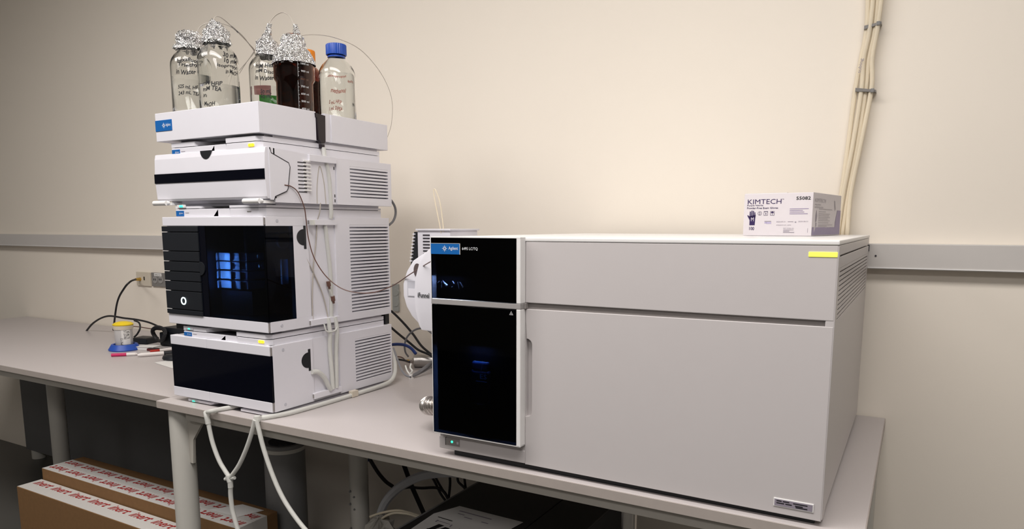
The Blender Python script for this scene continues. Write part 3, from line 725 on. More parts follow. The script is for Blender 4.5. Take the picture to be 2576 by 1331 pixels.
# solvent lines
def line(pts, r, label, m=M_thin, name='solvent_line', loc=None, cat='tubing', n=10):
    b = nb(); tube(b, pts, r, 8, n)
    o = obj(name, b, m, None, loc=pts[0], smooth=True); tag(o, label, cat); return o
line([(-0.8378, 0.0984, 0.9938), (-0.8332, 0.1031, 1.0063), (-0.8201, 0.1121, 1.0157), (-0.8072, 0.1321, 1.0217), (-0.7937, 0.1626, 1.0189), (-0.7899, 0.1975, 1.0059), (-0.7997, 0.2351, 0.9859), (-0.8261, 0.2759, 0.9716), (-0.8801, 0.3309, 0.9276), (-0.9018, 0.3522, 0.8501)], .0011, 'thin clear line arching from the leftmost foil covered bottle')
o = line([(-0.7625, 0.0920, 1.0121), (-0.7648, 0.0980, 1.0207), (-0.7666, 0.1094, 1.0257), (-0.7690, 0.1307, 1.0222), (-0.7883, 0.1871, 1.0074), (-0.8114, 0.2413, 0.9929), (-0.8287, 0.2759, 0.9806), (-0.8670, 0.2860, 0.9628), (-0.9152, 0.2887, 0.9349), (-0.9503, 0.2869, 0.9041)], .0011, 'thin clear line looping from the second bottle, with a grey sleeve')
b = nb(); tube(b, [(-0.7835, 0.1644, 1.0160), (-0.7850, 0.1757, 1.0116), (-0.7889, 0.1889, 1.0069)], .0018, 8); obj('line_sleeve', b, M_gcabl, o, smooth=True)
line([(-0.7187, 0.2364, 1.0303), (-0.7148, 0.2404, 1.0411), (-0.6995, 0.2454, 1.0536), (-0.6688, 0.2397, 1.0540), (-0.6383, 0.2315, 1.0396), (-0.6141, 0.2188, 1.0203), (-0.5978, 0.2133, 1.0009)], .0013, 'thin clear line bridging the two foil spouts in the middle')
line([(-0.7256, 0.2318, 0.9908), (-0.7662, 0.2440, 0.9943), (-0.8287, 0.2759, 0.9806), (-0.8986, 0.3021, 0.9582), (-0.9502, 0.3138, 0.9258), (-0.9770, 0.3136, 0.8763)], .0009, 'thin clear line trailing down behind the third bottle')
line([(-0.5880, 0.2152, 0.9782), (-0.5920, 0.2738, 0.9947), (-0.5894, 0.3465, 1.0032), (-0.5865, 0.4398, 0.9948), (-0.5790, 0.5077, 0.9571), (-0.5707, 0.5506, 0.9064), (-0.5675, 0.5674, 0.8561), (-0.5719, 0.5668, 0.7973), (-0.5795, 0.5555, 0.7549)], .0009, 'long thin clear line sweeping from the amber bottle to the right')
# ---------------------------------------------------------------- capillary to the analyser
cp = [(-0.5120, 0.0738, 0.5852), (-0.5110, 0.0946, 0.5823), (-0.5080, 0.1133, 0.5683), (-0.5070, 0.1305, 0.5331), (-0.5100, 0.1385, 0.5011), (-0.5150, 0.1490, 0.4522), (-0.5050, 0.1586, 0.3985), (-0.4800, 0.1780, 0.3484), (-0.4400, 0.2007, 0.3170), (-0.3800, 0.2254, 0.3104), (-0.3000, 0.2178, 0.3322), (-0.2150, 0.1834, 0.3666), (-0.1500, 0.1459, 0.3888), (-0.0850, 0.0923, 0.4049), (-0.0300, 0.0434, 0.4161)]
o = line(cp, .0014, 'thin brown capillary sagging from the white stack to the large analyser', M_capil, 'capillary', n=12)
b = nb(); box(b, -.5165, -.504, .157, .164, .4865, .5005, .001); obj('capillary_clamp', b, M_tube, o)
line([(-0.5400, 0.4990, 0.5716), (-0.5400, 0.5191, 0.5604), (-0.5400, 0.5355, 0.5405), (-0.5400, 0.5366, 0.5188), (-0.5400, 0.5245, 0.4994), (-0.5400, 0.5052, 0.4874)], .0036, 'short dark cable loop behind the right rear of the stack', M_gcabl, 'cable', cat='cable')

# ---------------------------------------------------------------- mass analyser
W, D, H = .7565, .754, .463
ms = thing('mass_analyser', 'very large light grey floor-wide analyser with black glass door, right on the bench', 'instrument', (.38, .38, 0))
ms['label'] = 'very large light grey box instrument with black glass door at its left'
b = nb(); box(b, .012, W-.012, .014, D-.002, .0155, .4395); obj('casing', b, M_ms, ms)
b = nb(); box(b, .03, W-.012, .012, D-.02, 0, .0156, .001); obj('plinth', b, M_black, ms)
# lid
b = nb(); box(b, -.0005, W, -.001, D, .4555, H, .002); obj('lid', b, M_bright, ms)
# front skins
b = nb(); box(b, .209, W-.0018, 0, .0135, .3380, .4552, .0012); up = obj('upper_panel', b, M_ms, ms)
N = 8
pocket = [(.2088, .0165), (W-.0018, .0135), (W-.0018, .3285), (.2088, .3255), (.2088, .2680)]
pocket += [(.2088+.0155+.0005+.0*k, .2680) for k in range(0)]
arc = [(.2115+.0120*math.sin(PI/2*k/N), .2555+.0120*math.cos(PI/2*k/N)) for k in range(N+1)]
arc2 = [(.2115+.0120*math.cos(PI/2*k/N), .1215-.0100*math.sin(PI/2*k/N)) for k in range(N+1)]
poly = [(.2088, .0130), (W-.0018, .0100), (W-.0018, .3285), (.2088, .3255)] + arc + arc2 + [(.2088, .1115)]
b = nb(); prism(b, poly, 'y', 0, .0140, .0008); low = obj('lower_panel', b, M_ms, ms)
b = nb(); box(b, .200, .2240, .0125, .0150, .109, .270); obj('handle_pocket', b, M_ms, low)
b = nb(); box(b, .2088, W-.003, .006, .0139, .3240, .3390); obj('groove', b, M_groove, ms)
b = nb(); box(b, .0005, .2095, .002, .0140, .0135, .3255, .001); box(b, .0005, .2095, .002, .0140, .3255, .4552, .001); obj('left_panel', b, M_ms, ms)
b = nb(); box(b, 0, .2085, -.0005, .004, .0150, .0400, .001); led = obj('base_ledge', b, M_ms, ms)
b = nb(); box(b, .0165, .0525, -.0015, .001, .0240, .0400, .0006); sp = obj('status_panel', b, M_groove, led)
b = nb(); box(b, .0165, .0175, -.0020, .001, .0235, .0405); obj('panel_edge', b, M_black, sp)
b = nb(); cyl(b, (.0335, -.0024, .0325), (.0335, -.001, .0325), .0026, seg=16); obj('indicator_lamp', b, M_gled, sp, label='green indicator lamp', smooth=True)
b = nb(); box(b, .0455, .0500, -.0020, -.001, .029, .0345); obj('button', b, M_whiteshade, sp)
# lamp bar, plate
b = nb(); box(b, .7128, W-.0022, -.0012, .002, .4372, .4450, .001); obj('lamp_bar', b, M_yled2, ms, label='glowing lime yellow lamp bar')
b = nb(); box(b, .6812, .7432, -.0014, .0010, .0232, .0375, .0005); pl = obj('rating_plate', b, M_bright, low, label='small rating plate')
b = nb(); box(b, .6828, .7416, -.0018, .0, .0248, .0359); pl2 = obj('plate_print', b, M_greyprint, low)
b = nb()
for (x, z, w) in ((.686, .0325, .008), (.696, .0325, .010), (.712, .0320, .022), (.686, .0288, .012), (.700, .0288, .010), (.715, .0285, .012), (.716, .0262, .018)):
    strip(b, (x, -.0020, z), (1, 0, 0), (0, 0, 1), 0, 0, w, .0018)
obj('plate_lettering', b, M_ink, low)
# right side: corner post, louvres
b = nb(); box(b, W-.014, W, .0005, .016, .012, .4552, .002); obj('corner_post', b, M_ms, ms)
b = nb(); box(b, W-.0125, W-.0005, .0155, D-.001, .4395, .4552, .0008); obj('side_panel', b, M_ms, ms)
b = nb(); box(b, W-.0125, W-.006, .0155, D-.08, .4365, .4396); obj('side_gap', b, M_black, ms)
e = .0006
b = nb(); box(b, W-.0125, W-.0005, .0155, .0330, .0160, .4368, e); box(b, W-.0125, W-.0005, .7220, D, .0160, .4368, e)
box(b, W-.0125, W-.0005, .032, .723, .0160, .3360, e); box(b, W-.0125, W-.0005, .032, .723, .4190, .4368, e)
prism(b, [(.016, .0160), (.055, .0160), (.036, .0075), (.016, .0075)], 'x', W-.0125, W-.0005)
obj('side_panel', b, M_ms, ms)
b = nb(); box(b, W-.0140, W-.0090, .031, .724, .335, .420); obj('vent_recess', b, M_slot, ms)
n = 11; pit = (.4190-.3360)/n; first = None
for i in range(n):
    if first is None:
        b = nb(); prism(b, [(W-.0095, .3360+pit*.18), (W-.0006, .3360+pit*.30), (W-.0006, .3360+pit*.98), (W-.0095, .3360+pit*.98)], 'y', .032, .723); first = obj('vent_slat', b, M_ms, ms)
    else:
        c = first.copy(); COL.objects.link(c); c.parent = ms; c.location.z = pit*i; c.name = 'vent_slat'
# glass doors
def glass_door(name, z0, z1, upper):
    b = nb()
    box(b, .1995, .2086, -.020, .001, z0, z1, .0014)           # right stile
    box(b, -.0012, .0006, -.020, .001, z0, z1, .0005)
    if upper: box(b, -.0012, .2086, -.020, .001, z1-.0022, z1, .0006)
    else: box(b, -.0012, .2086, -.020, .001, z0, z0+.0026, .0006)
    box(b, .0005, .2, -.0020, .0008, z0+.001, z1-.001)
    o = obj(name, b, M_bright, ms)
    b = nb(); box(b, .0006, .1996, -.0206, -.0182, z0+(.0008 if upper else .0026), z1-(.0022 if upper else .0008), .0004)
    obj('door_glass', b, M_glass_darker, o, label='glossy black glass')
    b = nb(); box(b, .0008, .1994, -.0032, -.0022, z0+.001, z1-.001); obj('door_lining', b, mat('lining_black', (.003, .003, .005), .9, noise=.1, spec=.05), o)
    return o
ud = glass_door('upper_door', .3372, .4635, True)
ld = glass_door('lower_door', .0530, .3262, False)
b = nb(); box(b, -.0012, .2086, -.0200, .001, .3262, .3372, .0012); obj('door_rail', b, mat('rail_grey', (.34, .325, .32), .35, noise=.02), ms, label='grey rail between the two doors')
b = nb(); box(b, .2086, .2125, -.006, .0139, .3262, .3372, .0008); obj('rail_end', b, M_groove, ms)
# badge and lettering on the upper door
yb = -.0208
b = nb(); box(b, .0008, .0722, yb-.0006, yb+.0005, .4285, .4502, .0003); bd = obj('badge', b, M_blue, ud, label='blue maker badge')
b = nb(); box(b, .0712, .0724, yb-.0008, yb+.0002, .4283, .4504); box(b, .0008, .0724, yb-.0008, yb+.0002, .4498, .4506); obj('badge_rim', b, M_texts, ud)
def on_ud(s, x, z, w, h, m): return lettering(ud, s, (x, yb-.0010, z), (1, 0, 0), (0, 0, 1), w, h, m)
spark(ud, (.0354, yb-.0011, .4400), .0070)
on_ud('Agilent', .0450, .4355, .0225, .0085, M_textw)
on_ud('6495 LC/TQ', .0775, .4367, .0365, .0065, M_textw)
# small bright fittings behind the upper glass
for (x, z, a, l, r) in ((.011, .3705, .8, .005, .0012), (.019, .366, 1.5, .013, .0006), (.029, .3665, 2.4, .008, .0032), (.024, .372, 2.4, .006, .0014), (.048, .3715, 2.3, .007, .0012), (.0455, .3625, .7, .006, .0008), (.060, .366, 1.8, .014, .0006), (.068, .3675, 2.2, .013, .0017)):
    d = Vector((math.cos(a), 0, math.sin(a)))*l/2; q = Vector((x, -.0105, z))
    b = nb(); cyl(b, q-d, q+d, r, r*.7, 10); obj('metal_fitting', b, mat('white_fitting', (.8, .83, .9), .25, .3, noise=.02, emit=(.8, .85, 1), estr=.0), ud, smooth=True)
l = area_light('interior_light', (.036, -.0150, .3300+T+.055), .06, .003, .6, (.8, .88, 1.0), (0, 0, 0));  # unseen light added inside the door to bring out the fittings
l.parent = None
# warning mark
b = nb(); s = .0042; cxx, czz = .1893, .3180
def tri(s): return [(cxx-s*1.05, czz-s*.75), (cxx+s*1.05, czz-s*.75), (cxx, czz+s*1.1)]
to, ti = tri(s), tri(s*.72)
vo = [b.verts.new((x, yb-.0006, z)) for x, z in to]; vi = [b.verts.new((x, yb-.0006, z)) for x, z in ti]
for k in range(3): b.faces.new((vo[k], vo[(k+1) % 3], vi[(k+1) % 3], vi[k]))
for dx in (-.0012, .0010): strip(b, (cxx+dx, yb-.0006, czz-s*.5), (1, 0, 0), (0, 0, 1), 0, 0, .0011, .0035)
obj('warning_mark', b, M_texts, ld)
# small bottle inside the lower door
M_blueglass = mat('dim_blue_bottle', (.05, .12, .28), .3, noise=.1, coat=.3)
b = nb(); box(b, .090, .134, -.0150, -.0045, .128, .196, .004, 3); box(b, .0935, .131, -.0145, -.005, .196, .214, .003); obj('calibrant_bottle', b, M_blueglass, ld)
M_es = mat('glowing_blue_print', (.08, .22, .50), .4, noise=.02, emit=(.05, .22, .6), estr=2.2)  # print given a glow of its own to show through the glass
lettering(ld, 'ES', (.1135, -.0153, .1800), (1, 0, 0), (0, 0, 1), .0155, .0098, M_es)
b = nb(); strip(b, (.1035, -.0153, .1740), (1, 0, 0), (0, 0, 1), 0, 0, .026, .0013); obj('bottle_print', b, M_es, ld)
for (x0, z0, x1, z1, r) in ((.1195, .214, .1155, .190, .0007), (.101, .2155, .104, .2150, .0011), (.1195, .2160, .1215, .2150, .0010), (.127, .2145, .130, .2135, .0010), (.101, .1275, .125, .1275, .0004)):
    b = nb(); cyl(b, (x0, -.0160, z0), (x1, -.0160, z1), r, r, 8); obj('glint_tube', b, MATS['white_fitting'], ld)
area_light('interior_light', (.110, -.0150, .245+T), .05, .003, 1.1, (.45, .65, 1.0))  # unseen light added to show the bottle behind the dark glass

# ion source housing on the analyser's left side
src = thing('ion_source', 'white domed housing with dark openings on the left side of the large analyser', 'instrument', (-.12, .24, .20))
fr = [(-.004, .452), (-.075, .452), (-.106, .443), (-.131, .424), (-.151, .396), (-.163, .36), (-.166, .32), (-.163, .285), (-.154, .252), (-.146, .240), (-.004, .236)]
b = nb(); prism(b, fr, 'y', .135, .190, .006); obj('front_shell', b, M_white, src, smooth=True, ang=30)
rr = [(-.004, .427), (-.130, .427), (-.180, .421), (-.214, .402), (-.235, .374), (-.247, .342), (-.247, .312), (-.238, .285), (-.222, .262), (-.198, .242), (-.004, .232)]
b = nb(); prism(b, rr, 'y', .196, .300, .008); rs = obj('rear_shell', b, M_white, src, smooth=True, ang=30)
n = 20; q = (-0.2077, 0.1950, 0.3827)
b = nb(); prism(b, [(-.200+.0105*math.cos(2*PI*k/n), .377+.0170*math.sin(2*PI*k/n)) for k in range(n)], 'y', .1945, .200); obj('round_opening', b, mat('opening_brown', (.10, .075, .075), .5, noise=.1), rs)
a0 = (-0.2318, 0.1950, 0.3525); a1 = (-0.2058, 0.1950, 0.3104)
b = nb(); box(b, a0[0], a1[0], .1945, .200, a1[2], a0[2], .002); obj('square_opening', b, M_whiteshade, rs)
b = nb(); box(b, a0[0]+.004, a1[0], .1938, .196, a1[2]+.003, (a0[2]+a1[2])/2); obj('inner_shelf', b, M_white, rs)
q = (-0.1531, 0.1340, 0.3183)
lettering(src, 'iFunnel', (q[0], .1335, q[2]), (1, 0, 0), (0, 0, 1), .0335, .0115, M_ink, bold=.02)
# fan box behind
vx0 = (-0.3685, 0.4200, 0.4717)[0]; vx1 = (-0.2571, 0.4200, 0.4721)[0]
b = nb(); box(b, vx0, vx1, .42, .56, .30, .4722, .002); box(b, vx1-.002, .013, .44, .54, .32, .43, .002); fb = obj('fan_casing', b, M_white, ms)
b = nb(); box(b, vx0-.003, vx1+.004, .415, .565, .4718, .4765, .001); obj('fan_lid', b, M_white, fb)
sx0 = (-0.3492, 0.4195, 0.4496)[0]; sx1 = (-0.3257, 0.4195, 0.4499)[0]
for i in range(8):
    z = .4590-.0088*i
    b = nb(); box(b, sx0, sx1, .4190, .4215, z-.0019, z+.0019); obj('air_slot', b, M_slot, fb)
b = nb(); prism(b, [(vx0-.003, .468), (vx0-.019, .468), (vx0-.036, .36), (vx0-.003, .36)], 'y', .43, .55); obj('side_fins', b, M_black, fb)
for i in range(9):
    z = .4615-.0095*i; xx = vx0-.021-.0016*i
    b = nb(); box(b, xx, xx+.007, .425, .5, z-.002, z+.002); obj('fin_tooth', b, M_white, fb)
line([(-0.2784, 0.4200, 0.4677), (-0.2807, 0.4200, 0.4938), (-0.2879, 0.4200, 0.5425), (-0.2981, 0.4200, 0.5717), (-0.3059, 0.4200, 0.5848), (-0.3101, 0.4200, 0.5784), (-0.3052, 0.4200, 0.5481), (-0.2927, 0.4200, 0.4938), (-0.2865, 0.4200, 0.4655)], .0016, 'thin cream line looping up behind the large analyser', M_ytube, 'gas_line')

# ---------------------------------------------------------------- glove carton
tg = thing('glove_box', 'white and purple glove carton lying on top of the large analyser', 'box', (.6627, .4297, H+.0005), -.1433)
a, L, hh = .1466, .234, .0916
b = nb(); box(b, -a, 0, 0, L, 0, hh, .0012); cb = obj('carton', b, M_box, tg)
b = nb(); box(b, -a+.001, -.055, .002, .16, hh-.0004, hh+.0008); obj('top_flap', b, M_paper, cb)
def gt(s, x, z, w, h, m=M_purple, bold=0):
    return lettering(tg, s, (-a+x*a, -.0004, z*hh), (1, 0, 0), (0, 0, 1), w*a, h*hh, m, bold=bold)
gt('KIMTECH', .055, .750, .50, .115); gt('TM', .56, .84, .03, .025)
gt('Purple Nitrile', .05, .692, .24, .045, M_purple, .010); gt('Powder-Free Exam Gloves', .05, .634, .46, .046, M_purple, .010)
gt('55082', .765, .83, .20, .078, M_ink, .018); gt('100', .095, .13, .075, .080, M_purple, .016)
b = nb(); O = (-a, -.0005, 0); R_, U_ = (1, 0, 0), (0, 0, 1)
def poly(pts): b.faces.new([b.verts.new((-a+x*a, -.0005, z*hh)) for x, z in pts])
poly([(.095, .25), (.175, .25), (.18, .42), (.095, .42)])
poly([(.095, .42), (.18, .42), (.185, .50), (.09, .46)])
for (x, z, w) in ((.092, .585, .0155), (.116, .605, .0155), (.140, .598, .0150), (.163, .565, .0135)):
    poly([(x-.001, .43), (x+w+.002, .43), (x+w+.0015, z-.015), (x+w*.5, z), (x+.001, z-.015)])
poly([(.095, .37), (.097, .45), (.068, .49), (.056, .485)])
obj('glove_picture', b, M_purple, tg)
lettering(tg, 'M', (-a+.118*a, -.0008, .345*hh), R_, U_, .040*a, .090*hh, M_box)
b = nb()
for (x, z, w, h) in ((.68, .620, .265, .014), (.68, .582, .185, .014), (.68, .545, .205, .014), (.68, .505, .255, .014)):
    strip(b, O, R_, U_, x*a, z*hh, w*a, h*hh)
obj('small_print', b, M_lilac, tg)
gt('2024-09-01', .495, .315, .13, .028, M_greyprint); gt('2029-08-31', .81, .320, .135, .028, M_greyprint)
gt('SM42077137_2094', .495, .235, .215, .026, M_greyprint); gt('REF 55082-00', .60, .165, .15, .022, M_greyprint)
b = nb()
for (x, z, w, h) in ((.32, .335, .10, .012), (.66, .325, .08, .010), (.76, .31, .022, .022), (.60, .135, .15, .010), (.60, .105, .09, .010), (.60, .075, .16, .014), (.945, .08, .004, .10)): strip(b, O, R_, U_, x*a, z*hh, w*a, h*hh)
obj('small_print', b, M_greyprint, tg)
b = nb()
for (x, z, w, h) in ((.345, .285, .075, .040), (.32, .295, .03, .03)): strip(b, O, R_, U_, x*a, z*hh, w*a, h*hh)
obj('lilac_patch', b, mat('pale_lilac', (.45, .40, .58), .5, noise=.03), tg)
# care symbols
b = nb()
def ring(cx, cz, r0, r1, n=24):
    i_ = [b.verts.new((-a+cx*a+r0*math.cos(2*PI*k/n), -.0005, cz*hh+r0*math.sin(2*PI*k/n))) for k in range(n)]
    o_ = [b.verts.new((-a+cx*a+r1*math.cos(2*PI*k/n), -.0005, cz*hh+r1*math.sin(2*PI*k/n))) for k in range(n)]
    for k in range(n): b.faces.new((i_[k], i_[(k+1) % n], o_[(k+1) % n], o_[k]))
ring(.245, .53, .0038, .0044)
for cx in (.335, .43):
    for (x, z, w, h) in ((-.030, -.05, .060, .007), (-.030, .043, .060, .007), (-.030, -.05, .004, .10), (.026, -.05, .004, .10)): strip(b, O, R_, U_, (cx+x)*a, (.53+z)*hh, w*a, h*hh)
n = 10; b.faces.new([b.verts.new((-a+.43*a+.0034*math.cos(PI*k/n), -.0005, .535*hh+.0030*math.sin(PI*k/n))) for k in range(n+1)])
strip(b, O, R_, U_, .428*a, .495*hh, .005*a, .045*hh)
for (x, z, w, h) in ((.318, .555, .012, .012), (.345, .555, .010, .012), (.330, .505, .012, .030)): strip(b, O, R_, U_, x*a, z*hh, w*a, h*hh)
obj('care_symbol', b, M_purple, tg)
gt('2', .233, .502, .022, .055)
# right side
b = nb()
def sp_(pts, m=None): b.faces.new([b.verts.new((.0005, y*L, z*hh)) for y, z in pts])
sp_([(.004, .02), (.995, .02), (.995, .20), (.004, .20)]); sp_([(.80, .20), (.995, .20), (.995, .62), (.86, .62), (.80, .33)])
obj('purple_band', b, M_lilac, tg)
b = nb(); sp_([(.06, .20), (.075, .08), (.11, .20)]); sp_([(.45, .20)]+[(.60, .20), (.60, .195), (.45, .195)]); obj('white_point', b, M_box, tg)
b = nb()
for k, (y0_, z0_, y1_) in enumerate(((.20, .62, .66), (.20, .56, .44), (.20, .51, .60), (.20, .47, .56), (.20, .43, .60), (.20, .39, .52), (.20, .35, .60), (.20, .30, .55), (.20, .25, .70), (.20, .22, .50))):
    sp_([(y0_, z0_), (y1_, z0_), (y1_, z0_+.014), (y0_, z0_+.014)])
sp_([(.06, .715), (.26, .715), (.26, .735), (.06, .735)]); sp_([(.06, .655), (.34, .655), (.34, .68), (.06, .68)])
obj('small_print', b, mat('pale_print', (.42, .39, .42), .5, noise=.03), tg)
lettering(tg, 'KIMTECH', (.0007, .06*L, .78*hh), (0, 1, 0), (0, 0, 1), .36*L, .09*hh, MATS['pale_print'])
b = nb(); sp_([(.10, .33), (.135, .33), (.15, .46), (.125, .60), (.10, .48)]); sp_([(.115, .22), (.14, .22), (.14, .31), (.115, .31)]); obj('hand_picture', b, M_greyprint, tg)
b = nb(); sp_([(.73, .86), (.76, .84), (.80, .66), (.77, .60), (.74, .74)]); obj('hand_picture', b, MATS['pale_print'], tg)

# ---------------------------------------------------------------- tubes strapped on the wall
wt = thing('wall_tube_bundle', 'bundle of yellowed plastic tubes strapped together, running up the wall at right', 'tubing', (.70, .785, .3))
for k, dx in enumerate((-.016, -.006, .004, .013)):
    pts = []
    for (u, off) in ((0, 0),):
        base_pts = [(.7350, .780, 1.30), (.7325, .780, 1.12), (.7300, .782, .965), (.7220, .784, .885), (.7200, .785, .813), (.7080, .784, .68), (.6960, .780, .56), (.690, .772, .46), (.688, .770, .40)]
    for j, p_ in enumerate(base_pts):
        sp = 1.0+.25*math.sin(j*1.9+k*2.1)
        pts.append((p_[0]+dx*sp, p_[1]-.006*(k % 2), p_[2]))
    b = nb(); tube(b, pts, .0055, 10); obj('tube', b, M_ytube, wt, smooth=True)
for (p0, p1) in (((0.7115, 0.7720, 0.9563), (0.7483, 0.7720, 0.9631)), ((0.7015, 0.7720, 0.8136), (0.7468, 0.7720, 0.8068))):
    b = nb(); p0 = Vector(p0); p1 = Vector(p1); d = p1-p0
    vs = []
    box(b, 0, 1, 0, 1, 0, 1)
    for v in b.verts:
        x, y, z = v.co
        v.co = p0+d*x+Vector((0, .026*y, 0))+Vector((0, 0, (.0085*(1-.45*x))*(z-.5)))
    o = obj('strap', b, M_greyplate, wt, label='dark grey strap')
    q = p0+d*.82
    b = nb(); box(b, q.x-.004, q.x+.004, q.y-.004, q.y+.004, q.z-.0045, q.z+.0045, .001); obj('strap_buckle', b, M_darkgrey, o)
q = (0.7123, 0.7720, 0.8627)
lettering(wt, 'tubing', (q[0], .7705, q[2]-.012), (.12, 0, 1), (-1, 0, .12), .034, .009, M_greyprint)

# ---------------------------------------------------------------- wall plates
def plate(name, label, u0, u1, m):
    t_ = thing(name, label, 'outlet', ((u0[0]+u1[0])/2, RY1, u1[2]))
    b = nb(); box(b, u0[0], u1[0], RY1-.008, RY1+.001, u1[2], u0[2], .002); obj('cover_plate', b, m, t_)
    return t_
p = plate('wall_socket', 'cream wall outlet plate with a plug in it, left of the stack', (-2.2918, 0.7950, 0.2735), (-2.1883, 0.7950, 0.2093), M_cream)
q = (-2.2608, 0.7900, 0.2398)
b = nb(); cyl(b, (q[0], .795, q[2]), (q[0], .770, q[2]), .008, .006, 14); obj('connector', b, M_brass, p, smooth=True, label='gold connector')
q2 = (-2.2303, 0.7940, 0.2443)
b = nb(); box(b, q2[0]-.003, q2[0]+.003, .792, .795, q2[2]-.008, q2[2]+.008); obj('port', b, M_black, p)
line([(q[0], .772, q[2]), (-2.1514, 0.7000, 0.2479), (-2.1234, 0.6600, 0.2429), (-2.1382, 0.6400, 0.2158), (-2.1997, 0.6400, 0.1496), (-2.2806, 0.6600, 0.0165)], .0042, 'black cable plugged into the cream wall outlet', M_cabl, 'cable', cat='cable')
p = plate('wall_socket', 'dark grey wall outlet plate with two round sockets', (-2.1778, 0.7950, 0.2735), (-2.0746, 0.7950, 0.2105), M_greyplate)
for (u, v) in ((0, 0), (1, 0)):
    q = ((-2.1493, 0.7930, 0.2401), (-2.1084, 0.7930, 0.2417))[u]
    b = nb(); cyl(b, (q[0], .796, q[2]), (q[0], .7915, q[2]), .017, .016, 24); r_ = obj('receptacle', b, mat('receptacle_grey', (.30, .29, .28), .35, noise=.03), p, smooth=True)
    b = nb()
    for dx in (-.006, .006): box(b, q[0]+dx-.0015, q[0]+dx+.0015, .790, .7918, q[2]-.002, q[2]+.007)
    obj('socket_slot', b, M_black, r_)
q = (-2.1261, 0.7930, 0.2645)
b = nb(); box(b, q[0]-.026, q[0]+.026, .7915, .7945, q[2]-.007, q[2]+.007, .0006); lb = obj('outlet_tag', b, M_paper, p)
lettering(lb, 'UPS-4 12', (q[0]-.020, .7912, q[2]-.0035), (1, 0, 0), (0, 0, 1), .040, .006, M_ink)
p = plate('wall_switch', 'grey wall plate between the stack and the large analyser', (-0.7727, 0.7950, 0.2782), (-0.7447, 0.7950, 0.1791), mat('grey_green_plate', (.40, .42, .40), .3, noise=.03))
for v in (0, 1):
    q = ((-0.7556, 0.7930, 0.2490), (-0.7567, 0.7930, 0.2102))[v]
    b = nb(); cyl(b, (q[0], .796, q[2]), (q[0], .792, q[2]), .014, .013, 20); obj('receptacle', b, MATS['grey_green_plate'], p, smooth=True)

# ---------------------------------------------------------------- things between stack and analyser
st = thing('steel_canister', 'short polished steel cylinder with brass tip lying behind the large analyser', 'canister', (-0.5795, 0.7161, 0.0000))
M_steel2 = mat('satin_steel', (.50, .48, .46), .38, 1.0, noise=.05, nscale=90)
c0 = Vector((-0.6216, 0.7229, 0.0225)); c1 = Vector((-0.5585, 0.7592, 0.0225)); dd = (c1-c0).normalized()
b = nb(); cyl(b, c0, c1, .0225, .0225, 32); cyl(b, c0-dd*.004, c0, .016, .0225, 32); obj('cylinder_body', b, M_steel2, st, smooth=True)
b = nb(); cyl(b, c0-dd*.018, c0-dd*.004, .006, .010, 16); obj('fitting', b, M_steel, st, smooth=True)
b = nb(); cyl(b, c0-dd*.030, c0-dd*.018, .0045, .006, 6); obj('brass_nut', b, M_brass, st)
line([c0-dd*.030, (-0.5799, 0.6000, 0.0590), (-0.6097, 0.6000, 0.0588), (-0.6381, 0.6000, 0.0589)], .0022, 'brown line joining the steel cylinder from the left', M_capil, 'gas_line')
line([(-0.6176, 0.5750, 0.0529), (-0.5682, 0.5650, 0.0593), (-0.5312, 0.5550, 0.0606), (-0.5044, 0.5450, 0.0597)], .0034, 'short black cable just below the brown line', M_cabl, 'cable', cat='cable')
line([(-0.7175, 0.7200, 0.1914), (-0.6923, 0.7230, 0.1717), (-0.6606, 0.7260, 0.1443), (-0.6292, 0.7290, 0.1129), (-0.5982, 0.7320, 0.0761), (-0.5588, 0.7350, 0.0487)], .0042, 'thick black cable slanting down from the stack, upper of two', M_cabl, 'cable', cat='cable')
line([(-0.7027, 0.7000, 0.1361), (-0.6692, 0.7030, 0.1133), (-0.6291, 0.7060, 0.0884), (-0.5946, 0.7090, 0.0661), (-0.5585, 0.7120, 0.0551), (-0.5360, 0.7150, 0.0457)], .0042, 'thick black cable slanting down from the stack, lower of two', M_cabl, 'cable', cat='cable')
line([(-0.5158, 0.6850, 0.1302), (-0.5338, 0.6810, 0.1427), (-0.5593, 0.6780, 0.1466), (-0.5863, 0.6740, 0.1370), (-0.6113, 0.6710, 0.1139), (-0.6190, 0.6670, 0.0867), (-0.6139, 0.6640, 0.0631), (-0.5993, 0.6600, 0.0501)], .0032, 'dark grey cable looping in a wide arc', M_gcabl, 'cable', cat='cable')
o = line([(-0.6615, 0.6500, 0.0869), (-0.6317, 0.6450, 0.0915), (-0.5975, 0.6400, 0.0925), (-0.5673, 0.6350, 0.0851), (-0.5442, 0.6300, 0.0694)], .0052, 'dark blue tube behind the steel cylinder', M_bluecab, 'hose', cat='hose')
line([(-0.4808, 0.4400, 0.1221), (-0.4016, 0.3600, 0.1078), (-0.3479, 0.3100, 0.0934), (-0.3146, 0.2850, 0.0871), (-0.2934, 0.2800, 0.0838)], .0030, 'grey cable dropping from the stack to the tied bundle', M_gcabl, 'cable', cat='cable')
gb = thing('cable_bundle', 'bundle of grey cables tied at one end on the bench', 'cable', (-0.5217, 0.5734, 0.0000))
for k in range(5):
    b = nb(); s = (-0.5156, 0.5658, 0.0060); e1 = (-0.5125, 0.6163, 0.0140); e2 = (-0.5067, 0.6565, 0.0260); e3 = (-0.5128, 0.7168, 0.0340)
    off = Vector((0, .006*(k-2), .003*(k % 3)))
    tube(b, [Vector(s)+off*.5, Vector(e1)+off*1.3, Vector(e2)+off*1.8, Vector(e3)+off*2], .0038, 8); obj('cable_strand', b, M_gcabl, gb, smooth=True)
s = Vector((-0.5156, 0.5658, 0.0060))
b = nb(); cyl(b, s+Vector((-.004, 0, 0)), s+Vector((.004, .002, .001)), .0105, .0105, 16); obj('cable_tie', b, M_bright, gb, smooth=True)
